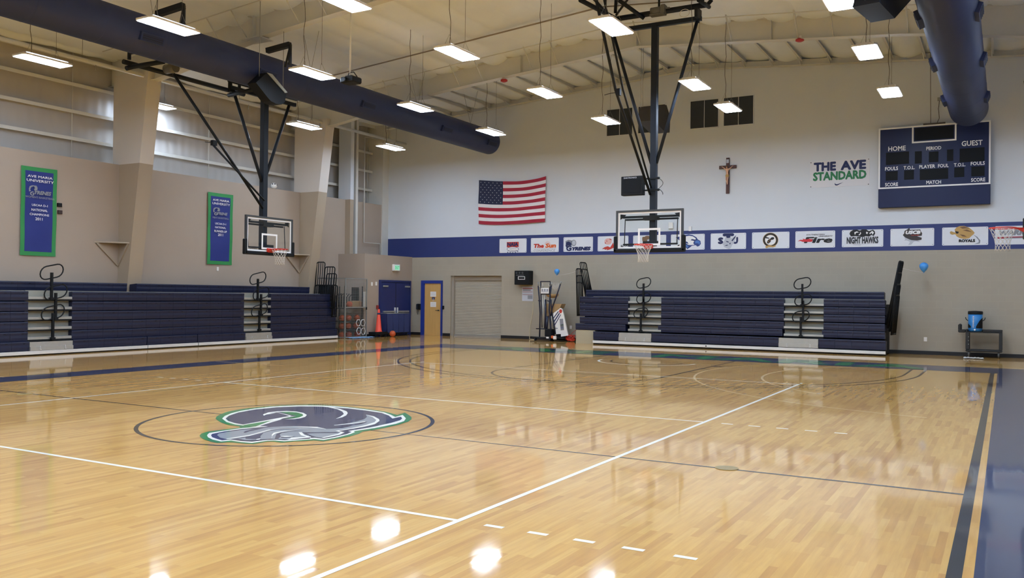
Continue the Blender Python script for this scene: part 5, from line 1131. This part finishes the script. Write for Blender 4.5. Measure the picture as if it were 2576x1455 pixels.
# corner triangular shelves on the columns
for n, (ua, ub, v, ud, vd, yy) in enumerate(((238, 325, 612, 293, 665, 8.2), (716, 782, 644, 745, 690, 15.7))):
    z = 3.02; xb = -14.08; b = MB(); ya = at(ua, v, 'X', -14.58).y
    b.prism([(-14.59, ya, z), (xb, yy-.01, z), (-14.59, yy-.01, z)], (0, 0, .04)); t = thing('corner_bracket', 'tan triangular shelf bracket in the corner of the %s column' % ('nearer' if n == 0 else 'farther'), 'bracket', (-14.6, yy-.3, z))
    b.build('shelf_plate', TANC, t); MB().tube([(-14.57, ya+.05, z), (-14.57, yy-.03, z-.62)], .03, 4, sq=True).build('strut', TANC, t); MB().tube([(xb-.04, yy-.02, z), (-14.56, yy-.02, z-.62)], .025, 4, sq=True).build('strut', TANC, t)
c = at(690, 478, 'X', -14.66); t = thing('football', 'black and white ball resting on the ledge of the left wall', 'ball', (-14.7, c.y, 5.33)); b = MB().ball((-14.68, c.y, 5.44), .11, 14); b.build('leather', WHITEP, t)
b = MB()
for a in ((.7, -.3, .5), (.2, -.8, .5), (.6, .4, .2)): v = Vector(a).normalized(); b.ball(Vector((-14.68, c.y, 5.44))+v*.085, .035, 8)
b.build('black_patches', BLK2, t)

# ================================================================ FLOOR-STANDING THINGS
# --- black utility cart with the blue cooler
S8 = 9.094; YC = 20.2
def G(x, y, Y=YC): return at(2380+x/S8, 760+y/S8, 'Y', Y)
ct = thing('utility_cart', 'black plastic utility cart against the block wall at right', 'cart', (G(860, 1300).x, YC+.25, 0))
xl, xr = G(445, 900).x, G(1290, 900).x; zt = G(860, 690).z; ztt = G(860, 640).z; zb0 = .17; zb1 = G(860, 1100).z
b = MB(); b.span((xl, YC, zt-.03), (xr, YC+.45, zt+.0), 0, .01); b.span((xl, YC+.41, zt), (xr, YC+.45, ztt), 0, .01); b.span((G(840, 600).x, YC, zt), (xr, YC+.03, ztt), 0, .01); b.span((xl, YC, zt), (G(490, 600).x, YC+.03, ztt), 0, .01); b.build('top_shelf', CART, ct)
MB().span((xl, YC, zb0), (xr, YC+.45, zb1), 0, .02).build('bottom_shelf', CART, ct)
for x0, x1 in ((xl, G(535, 900).x), (G(1210, 900).x, xr)):
    for y in (YC, YC+.37): MB().span((x0, y, zb1), (x1, y+.08, zt-.02), 0, .01).build('leg', CART, ct)
b = MB(); hxx = G(300, 600).x; b.span((G(275, 600).x, YC, G(0, 690).z), (xl, YC+.45, G(0, 625).z), 0, .02); b.span((G(275, 600).x, YC, G(0, 650).z), (G(350, 600).x, YC+.45, G(0, 497).z), 0, .03); b.build('handle', CART, ct)
for x in (G(520, 900).x, G(1205, 900).x):
    for y in (YC+.06, YC+.38): MB().cyl((x-.02, y, .075), (x+.02, y, .075), .075, 14).box((x, y, .13), (.06, .06, .1)).build('caster', mat('caster_grey', '4c4c4a', .5), ct)
b = MB()
for y in (800, 885, 968): q = G(512, y); b.cyl((q.x, YC+.001, q.z), (q.x, YC-.006, q.z), .012, 8)
b.build('rivets', ALUG, ct)
cc = Vector((G(664, 500).x, YC+.21, zt)); co = thing('drink_cooler', 'bright blue round drink cooler with black lid on the black cart', 'cooler', tuple(cc))
r0 = (G(830, 500).x-G(495, 500).x)/2; hh = G(660, 285).z-zt
MB().lathe(cc, [(r0*.8, 0), (r0*.97, .04), (r0, .1), (r0*.99, hh*.5), (r0*1.0, hh)], 28).build('body', BLUEC, co)
MB().lathe(cc+Vector((0, 0, hh)), [(r0*1.03, 0), (r0*1.05, .02), (r0*1.05, .07), (r0*.98, .09), (.04, .1)], 28).build('lid', BLK2, co)
def wrap(b, pts, r, off=.004, mi=0):
    """polygon given as (angle fraction across the front -1..1, height) wrapped on the cooler"""
    n = 14; vs = []
    for (x0, x1, zA, zB) in pts:
        pass
for s0, s1, prof in ((.12, .98, ((.12, .05+.13, .27), (.3, .18, .40), (.62, .18, .6), (.98, .18, .74))), (-.98, -.58, ((-.98, .2, .43), (-.8, .2, .36), (-.58, .2, .29)))):
    b = MB(); P0 = []; P1 = []
    for i in range(len(prof)-1):
        for k in range(5):
            f = k/4; t = prof[i][0]+(prof[i+1][0]-prof[i][0])*f; za = prof[i][1]+(prof[i+1][1]-prof[i][1])*f; zb_ = prof[i][2]+(prof[i+1][2]-prof[i][2])*f
            a = math.asin(t*.995); P0.append(cc+Vector((math.sin(a)*(r0+.005), -math.cos(a)*(r0+.005), za*hh*1.1))); P1.append(cc+Vector((math.sin(a)*(r0+.005), -math.cos(a)*(r0+.005), zb_*hh*1.1)))
    n = len(P0); b.add(P0+P1, [[i, i+1, n+i+1, n+i] for i in range(n-1)]); b.build('black_panel', BLK2, co)
b = MB(); b.text('POWERADE', (0, 0, 0), Vector((1, 0, 0)), Vector((0, 1, 0)), bold=.02); vs = []
for v in b.v:      # lettering runs upwards on the round wall
    t = -.14-.2*v.y; a = math.asin(max(-.99, min(.99, t))); vs.append(cc+Vector((math.sin(a)*(r0+.006), -math.cos(a)*(r0+.006), hh*(.25+.66*v.x))))
b.v = vs; b.build('lettering', WHTP, co)
MB().cyl(cc+Vector((-.01, -r0*.96, .06)), cc+Vector((-.01, -r0-.03, .055)), .022, 10).build('tap', WHITEP, co)
for sg in (-1, 1): MB().tube([cc+Vector((sg*r0, 0, hh*.62)), cc+Vector((sg*(r0+.05), 0, hh*.7)), cc+Vector((sg*(r0+.07), 0, hh*.82))], .012, 6).build('handle', BLK2, co)
q = at(2448, 903.5, 'Z', 0); b = MB(); rn = random.Random(5)
vs = []; n = 14
for j in range(5):
    for i in range(n+1): vs.append((q.x-.24+.5*i/n, q.y-.1+.07*j, .012+.035*abs(math.sin(i*1.3+j*1.9))*(1-abs(j-2)/3)+rn.uniform(0, .01)))
b.add(vs, [[j*(n+1)+i, j*(n+1)+i+1, (j+1)*(n+1)+i+1, (j+1)*(n+1)+i] for j in range(4) for i in range(n)], 0, True)
b.add([(v[0], v[1], .002) for v in vs], [[0, n, 5*(n+1)-1, 4*(n+1)]], 0); tag(b.build('towel', WHITEP), 'crumpled white towel on the floor below the black cart', 'towel')
# --- balloons
for (u, v, Y, r, lb) in ((1401, 684, 20.3, .1, 'small blue balloon above the ball machine'), (2324, 672, 20.35, .125, 'blue balloon floating over the wall right of the bleachers')):
    c = at(u, v, 'Y', Y); t = thing('balloon', lb, 'balloon', tuple(c), 0)
    MB().lathe(c, [(.004, -r*1.35), (r*.25, -r*1.12), (r*.62, -r*.75), (r*.92, -r*.2), (r*1.0, r*.2), (r*.9, r*.62), (r*.6, r*.92), (r*.2, r*1.07), (.003, r*1.09)], 20).build('skin', BALL, t)
    MB().cyl(c+Vector((0, 0, -r*1.33)), c+Vector((0, 0, -r*1.45)), .006, 8, 0, .014).build('knot', BALL, t)
    e = at(1460, 680, 'Y', 20.4) if u < 2000 else at(2256, 672, 'Y', 20.3); MB().tube([c+Vector((0, 0, -r*1.4)), (c+e)/2+Vector((0, 0, -.1)), e], .0022, 4).build('string', WHTP, t)
# --- ball returning machine
S2 = 6.614
def K(x, y, Y=20.2): return at(1280+x/S2, 660+y/S2, 'Y', Y)
bm_ = thing('ball_machine', 'tall black and white ball machine with net standing beside the bleachers', 'ball machine', (K(600, 1300).x, 20.2, 0))
def tb(name, m, pts, r, Y=20.2, sq=False, root=bm_, n=8):
    return MB().tube([K(*p) if len(p) == 2 and False else K(p[0], p[1], p[2] if len(p) > 2 else Y) for p in pts], r, n, sq=sq).build(name, m, root)
NV = mat('frame_midnight', '191d33', .4)
for pts, r in (([(490, 395), (508, 620), (520, 850), (512, 1245)], .028), ([(530, 325), (535, 560), (548, 900), (552, 1090)], .022), ([(708, 390), (690, 520), (672, 800), (700, 1100), (735, 1250)], .03), ([(858, 365, 20.1), (805, 530, 20.1), (722, 760, 20.15), (698, 900, 20.2)], .026), ([(690, 330, 20.35), (672, 530, 20.35)], .02), ([(700, 620), (715, 820), (760, 1080), (775, 1200)], .024), ([(640, 900), (620, 1150)], .05), ([(610, 620), (612, 850), (600, 1100)], .035)):
    tb('frame_tube', NV, pts, r)
for pts in ([(525, 322), (692, 322)], [(530, 530), (690, 530)], [(455, 1105), (600, 1112)], [(490, 640), (545, 645)], [(640, 640), (700, 660)]): tb('cross_bar', NV, pts, .02)
for pts in ([(565, 545), (562, 1085)], [(600, 540), (585, 760), (590, 1080)], [(570, 370), (570, 430)], [(700, 870), (735, 1090)]): tb('silver_tube', ALU, pts, .018)
for pts in ([(487, 330), (490, 395)], [(712, 330), (708, 390)], [(872, 325, 20.1), (858, 365, 20.1)]): tb('post_cap', GALV, pts, .03)
b = MB()
for i in range(9):
    f = i/8; a = K(500+20*f, 380+10*f); c = K(690, 380); 
    b.tube([K(712+145*f, 335+8*f), K(720+110*f, 400+25*math.sin(f*3.1)), K(735+70*f, 445+20*math.sin(3.1*f)+20*f)], .004, 4)
for i in range(5):
    f = i/4; b.tube([K(712, 340+80*f), K(770, 400+50*f), K(855-20*f, 345+70*f)], .004, 4)
b.tube([K(500, 400), K(540, 420), K(565, 345)], .008, 4); b.tube([K(655, 370), K(680, 400), K(700, 390)], .008, 4); b.build('net', NETC, bm_)
p = K(537, 430, 20.15); q = K(668, 523, 20.15); MB().span((p.x, 20.13, q.z), (q.x, 20.16, p.z), 0, .004).build('sign_plate', WHITEP, bm_)
b = MB(); b.text('#1 GYM', (p.x+.03, 20.126, p.z-.12), Vector(((q.x-p.x)*.8, 0, 0)), Vector((0, 0, .07)), bold=.02); 
b = MB()
for k in range(3): b.span((p.x+.03+.1*k, 20.127, p.z-.12), (p.x+.1+.1*k, 20.13, p.z-.03))
b.span((p.x+.03, 20.127, q.z+.05), (q.x-.03, 20.13, q.z+.07)); b.build('sign_marks', GRYP, bm_)
b = MB(); cxx = K(725, 530, 20.35); n = 16; rx = (K(828, 530).x-K(622, 530).x)/2
prof = [(1.0, 0), (.93, -.06), (.7, -.11), (.3, -.14), (.02, -.145)]
for i in range(4):
    for j in range(n):
        a0 = 2*math.pi*j/n; a1 = 2*math.pi*(j+1)/n; q_ = [(prof[i], a0), (prof[i], a1), (prof[i+1], a1), (prof[i+1], a0)]
        b.add([cxx+Vector((rx*pr[0]*math.cos(a), .16*pr[0]*math.sin(a), pr[1]*1.0)) for pr, a in q_], [[0, 1, 2, 3]], 0, True)
b.build('upper_hopper', CARD, bm_)
MB().prism([K(x, y, 20.3) for x, y in ((622, 692), (878, 695), (850, 760), (730, 850), (640, 905), (622, 800))], (0, .35, 0)).build('lower_hopper', CARD, bm_)
wp = MB().prism([K(x, y, 20.22) for x, y in ((740, 850), (855, 762), (885, 780), (915, 880), (985, 1222), (868, 1240), (865, 1195), (785, 1198), (735, 960))], (0, .06, 0)).build('side_panel', WHITEP, bm_)
def dec(name, m, pts, off=.22): return MB().poly([K(x, y, 20.22)+Vector((0, -.006, 0)) for x, y in pts]).build(name, m, wp)
dec('red_disc', REDP, [(863+25*math.cos(a*math.pi/10), 817+33*math.sin(a*math.pi/10)) for a in range(20)])
for pl in ([(742, 920), (822, 815), (832, 825), (746, 940)], [(752, 975), (838, 842), (850, 856), (758, 1000)], [(762, 1035), (862, 866), (870, 874), (768, 1052)]): dec('stripe', NAVP, pl)
dec('picture', GRYP, [(845, 945), (903, 940), (918, 1130), (864, 1136)]); dec('picture_green', GRNP, [(856, 1035), (908, 1030), (912, 1070), (860, 1075)]); dec('picture_blue', BLUP, [(861, 1078), (912, 1073), (915, 1108), (864, 1112)])
b = MB(); a = K(775, 1108, 20.22); b.text('Dish', (a.x, 20.208, a.z), Vector((.1, 0, 0)), Vector((0, 0, .04)), bold=.03, shear=.3); b.build('panel_lettering', NAVP, wp)
p = K(430, 1245); q = K(930, 1275); MB().span((p.x, 20.0, q.z), (q.x, 20.45, p.z), 0, .01).build('base', BLK, bm_)
p = K(615, 1110); q = K(725, 1240); MB().span((p.x, 20.1, q.z), (q.x, 20.4, p.z), 0, .02).build('motor_box', BLK2, bm_)
p = K(785, 1200, 20.3); q = K(930, 1290, 20.3); MB().span((p.x, 20.3, .05), (q.x, 20.6, p.z), 0, .02).build('rear_base', BLK2, bm_)
p = K(622, 1243, 19.99); q = K(665, 1270, 19.99); MB().span((p.x, 19.985, q.z), (q.x, 20.0, p.z)).build('base_label', WHITEP, bm_)
p = K(705, 1222, 19.95); q = K(745, 1270, 19.95); MB().span((p.x, 19.93, q.z), (q.x, 20.0, p.z), 0, .01).build('orange_switch', ORNP, bm_)
p = K(738, 1230, 19.92); q = K(785, 1287, 19.92); MB().span((p.x, 19.9, q.z), (q.x, 19.98, p.z), 0, .01).build('control_box', WHITEP, bm_)
for x in (475, 725, 690, 905):
    c = K(x, 1300); MB().cyl((c.x-.02, 20.05 if x in (475, 725) else 20.4, .06), (c.x+.02, 20.05 if x in (475, 725) else 20.4, .06), .06, 12).cyl((c.x, 20.05 if x in (475, 725) else 20.4, .06), (c.x, 20.05 if x in (475, 725) else 20.4, K(0, 1275).z), .015, 6).build('caster', MAST, bm_)
# red cord bundle
c = K(1025, 1270, 20.35); rn = random.Random(11); b = MB()
for i in range(16):
    pts = []; a0 = rn.uniform(0, 6.28); rr_ = rn.uniform(.08, .17); hz = rn.uniform(.06, .24)
    for k in range(12):
        a = a0+k*.55; pts.append((c.x+rr_*math.cos(a)*1.1+rn.uniform(-.015, .015), 20.35+rr_*.6*math.sin(a), .012+hz*abs(math.sin(k*.5+i))))
    b.tube(pts, .009, 5)
b.tube([(c.x-.02, 20.4, .25), (c.x+.02, 20.6, .36), (c.x+.03, 20.86, .44)], .008, 5)
tag(b.build('cord_bundle', REDC), 'tangled heap of red cord on the floor beside the bleacher end', 'cord')

# --- wire equipment cage
S7 = 5.1975
def Q(x, y, X=-13.2): return at(760+x/S7, 600+y/S7, 'X', X)
XC = -13.15; yA_ = Q(562, 900, XC).y; yB_ = 17.8; zT = Q(562, 515, XC).z; zM = Q(650, 905, XC).z
cg = thing('wire_cage', 'grey wire mesh equipment cage between the left bleachers and the blue doors', 'cage', (-13.8, 17.2, 0))
def frame(pts, nm='frame_bar', r=.02): return MB().tube(pts, r, 4, sq=True).build(nm, GALV, cg)
for y in (yA_, yB_): frame([(XC, y, 0), (XC, y, zT)])
for z in (.04, zM, zT-.02): frame([(XC, yA_, z), (XC, yB_, z)])
frame([(XC-1.4, yA_, zT-.02), (XC, yA_, zT-.02)]); frame([(XC-1.4, yA_, .04), (XC, yA_, .04)]); frame([(XC-1.38, yA_, 0), (XC-1.38, yA_, zT)]); frame([(XC-.7, yA_, 0), (XC-.7, yA_, zT)])
b = MB(); y = yA_+.05
while y < yB_: b.tube([(XC, y, .04), (XC, y, zT)], .0035, 4); y += .06
z = .1
while z < zT: b.tube([(XC, yA_, z), (XC, yB_, z)], .0035, 4); z += .06
b.build('front_mesh', GALV, cg); b = MB(); x = XC-1.35
while x < XC: b.tube([(x, yA_, .04), (x, yA_, zT)], .0035, 4); x += .06
z = .1
while z < zT: b.tube([(XC-1.38, yA_, z), (XC, yA_, z)], .0035, 4); z += .06
b.build('side_mesh', GALV, cg)
MB().span((XC+.02, yB_-.06, 1.05), (XC+.05, yB_-.02, 1.15)).build('padlock', BLK, cg)
sh = thing('storage_shelf', 'dark shelf of sports gear inside the wire cage', 'shelf', (-13.75, 17.2, 0))
for z in (.32, .62, zM-.03): MB().span((-14.4, yA_+.1, z-.02), (XC-.12, yB_-.1, z)).build('shelf_board', MAST, sh)
for x in (-14.4, XC-.14):
    for y in (yA_+.1, yB_-.12): MB().span((x, y, 0), (x+.03, y+.03, zT-.3)).build('upright', MAST, sh)
k = 0
for (x, y, z) in ((605, 1020, .62), (715, 1030, .62), (480, 1010, .62), (700, 1105, .32), (600, 1110, .32), (500, 1110, .32), (720, 1215, .0), (490, 1215, .0), (610, 1215, .0)):
    p = Q(x, y, -13.5); t = thing('basketball', ['orange basketball on the top rack of the wire cage', 'orange basketball on the middle rack of the wire cage', 'orange basketball on the floor of the wire cage'][0 if z > .5 else (1 if z > .1 else 2)], 'ball', (-13.5, max(yA_+.25, p.y), z+.12), 0, ['upper caged basketballs', 'middle caged basketballs', 'lower caged basketballs'][0 if z > .5 else (1 if z > .1 else 2)])
    c = Vector((-13.5, max(yA_+.25, p.y), z+.121)); MB().ball(c, .12, 18).build('leather', ORANGE, t)
    b = MB(); n = 20
    for ax in range(3):
        ring = []
        for i in range(n):
            a = 2*math.pi*i/n; v = [.1205*math.cos(a), .1205*math.sin(a)]; v.insert(ax, 0); ring.append(c+Vector(v))
        b.tube(ring, .003, 4, closed=True)
    b.build('seams', BLKP, t)
for (x, y) in ((735, 1105), (795, 1105), (740, 1212), (797, 1215)):
    p = Q(x, y, XC+.03); b = MB(); n = 6; b.tube([(XC+.035, p.y+.13*math.sin(a*math.pi/3+.5), p.z+.135*math.cos(a*math.pi/3+.5)) for a in range(6)], .011, 6, closed=True)
    tag(b.build('agility_ring', WHITEP), 'white hexagon ring hooked on the wire cage, one of four', 'ring', 'rings on the wire cage')
p = Q(675, 862, -13.6); tag(MB().box((-13.6, p.y, zM+.12), (.3, .5, .24), 0, None, .004).build('cardboard_box', CARD), 'larger tan cardboard box on the cage shelf', 'box')
p = Q(757, 862, -13.5); tag(MB().box((-13.42, p.y+.06, zM+.1), (.2, .26, .2), 0, None, .004).build('cardboard_box', mat('box_pinkish', 'c29c80', .7)), 'smaller pinkish cardboard box at the right of the cage shelf', 'box')
p = Q(605, 855, -13.4); c = Vector((-13.35, p.y, zM+.12)); t = thing('basketball', 'orange basketball beside the cardboard box on the cage shelf', 'ball', tuple(c)); MB().ball(c, .115, 18).build('leather', ORANGE, t)
p = Q(705, 750, -13.5); b = MB()
for i in range(5): b.span((-13.6, p.y-.14+.065*i, zM+.25), (-13.5, p.y-.1+.065*i, zM+.75), 0)
for i in range(8): b.span((-13.6, p.y-.14, zM+.27+.06*i), (-13.51, p.y+.16, zM+.285+.06*i))
tag(b.build('ball_rack_panel', BLK2), 'black grille panel standing upright in the wire cage', 'grille')
b = MB(); p = Q(520, 740, -13.6)
for i in range(6): b.tube([(-13.7+.04*i, p.y-.2+.1*i, zM), (-13.7+.04*i, p.y-.2+.1*i, zM+.42+.05*math.sin(i)), (-13.7+.04*i, p.y-.05+.1*i, zM+.5)], .02, 6)
tag(b.build('equipment_frame', BLK2), 'dark tubular sports frame at the left inside the cage', 'frame')
p = Q(812, 820, -13.3); tag(MB().span((-13.27, p.y-.1, zM), (-13.22, p.y+.08, zM+.6)).build('white_board', WHITEP), 'narrow white board leaning at the right inside the cage', 'board')
b = MB(); q = at(868, 849.5, 'Z', 0); vs = []; n = 16
for j in range(5):
    for i in range(n+1): vs.append((-13.09+.08*j, q.y-.65+1.3*i/n, .01+.04*abs(math.sin(i*1.1+j*1.7))*(1-abs(j-2)/3)))
b.add(vs, [[j*(n+1)+i, (j+1)*(n+1)+i, (j+1)*(n+1)+i+1, j*(n+1)+i+1] for j in range(4) for i in range(n)], 0, True); tag(b.build('towel', BLUT), 'light blue cloth lying on the floor in front of the cage', 'towel')
# --- dolly with cone and the blue fabric ball cart in front of the double doors
XD = -12.95
def V(x, y, X=XD): return at(760+x/S7, 600+y/S7, 'X', X)
ya, yb = V(935, 1240).y, V(1090, 1240).y; dl = thing('dolly', 'low black dolly carrying the orange cone', 'dolly', (XD, (ya+yb)/2, 0))
MB().span((XD-.25, ya, .1), (XD+.12, yb, .2), 0, .01).build('platform', BLK2, dl)
for y in (ya+.08, yb-.08): MB().cyl((XD+.06, y-.015, .05), (XD+.06, y+.015, .05), .05, 12).box((XD+.06, y, .09), (.04, .04, .04)).build('caster', MAST, dl)
c = V(1013, 1210); cn = thing('traffic_cone', 'tall orange cone with a dark band standing on the black dolly', 'cone', (XD-.05, c.y, .2)); h = V(1018, 925).z-.2
MB().lathe((XD-.05, c.y, .2), [(.145, 0), (.14, .02), (.12, .04), (.042, h-.04), (.035, h)], 20).build('cone_body', CONE, cn)
MB().lathe((XD-.05, c.y, .2), [(.065, h*.76), (.058, h*.83)], 20).build('dark_band', NAVP, cn)
ya, yb = V(1098, 1100).y, V(1385, 1100).y; zt = V(1150, 985).z; bc = thing('ball_cart', 'blue fabric ball cart on casters in front of the blue double doors', 'cart', (XD, (ya+yb)/2, 0))
MB().span((XD-.32, ya, .12), (XD+.05, yb, .15)).build('bottom_tray', BLK2, bc)
b = MB(); n = 24
for i in range(n):
    y0 = ya+(yb-ya)*i/n; y1 = ya+(yb-ya)*(i+1)/n; b.prism([(XD+.05, y0, .15), (XD+.075, (y0+y1)/2, .15), (XD+.05, y1, .15), (XD+.04, y1, .15), (XD+.04, y0, .15)], (0, 0, zt-.15))
b.span((XD-.32, ya, .15), (XD-.31, yb, zt)); b.span((XD-.32, ya, .15), (XD+.05, ya+.01, zt)); b.span((XD-.32, yb-.01, .15), (XD+.05, yb, zt)); b.build('fabric_side', mat('ball_cart_blue', '1d2a5c', .6, noise=.1), bc)
b = MB(); r_ = .014; b.tube([(XD+.055, ya, zt+.01), (XD+.055, yb, zt+.01), (XD-.32, yb, zt+.01), (XD-.32, ya, zt+.01)], r_, 6, closed=True); b.build('top_rail', ALUG, bc)
for i in range(5):
    y = ya+(yb-ya)*i/4; MB().tube([(XD+.065, y, .12), (XD+.065, y, zt)], .014, 6).build('corner_pole', NAVP, bc)
for y in (ya+.1, (ya+yb)/2, yb-.1): MB().cyl((XD, y-.015, .05), (XD, y+.015, .05), .05, 12).box((XD, y, .1), (.04, .04, .05)).build('caster', MAST, bc)
p = V(1170, 1205, XD+.2); c = Vector((XD+.25, p.y, .121)); t = thing('basketball', 'orange basketball on the floor in front of the blue ball cart', 'ball', tuple(c)); MB().ball(c, .12, 18).build('leather', ORANGE, t)
# ---- fit each lamp's cable to the roof above it
for o in list(bpy.data.objects):
    if o.name.startswith('power_cable') and o.parent is not None:
        x = o.parent.location.x; want = roof(x)+.02-o.parent.location.z; o.scale.z = want/2.2
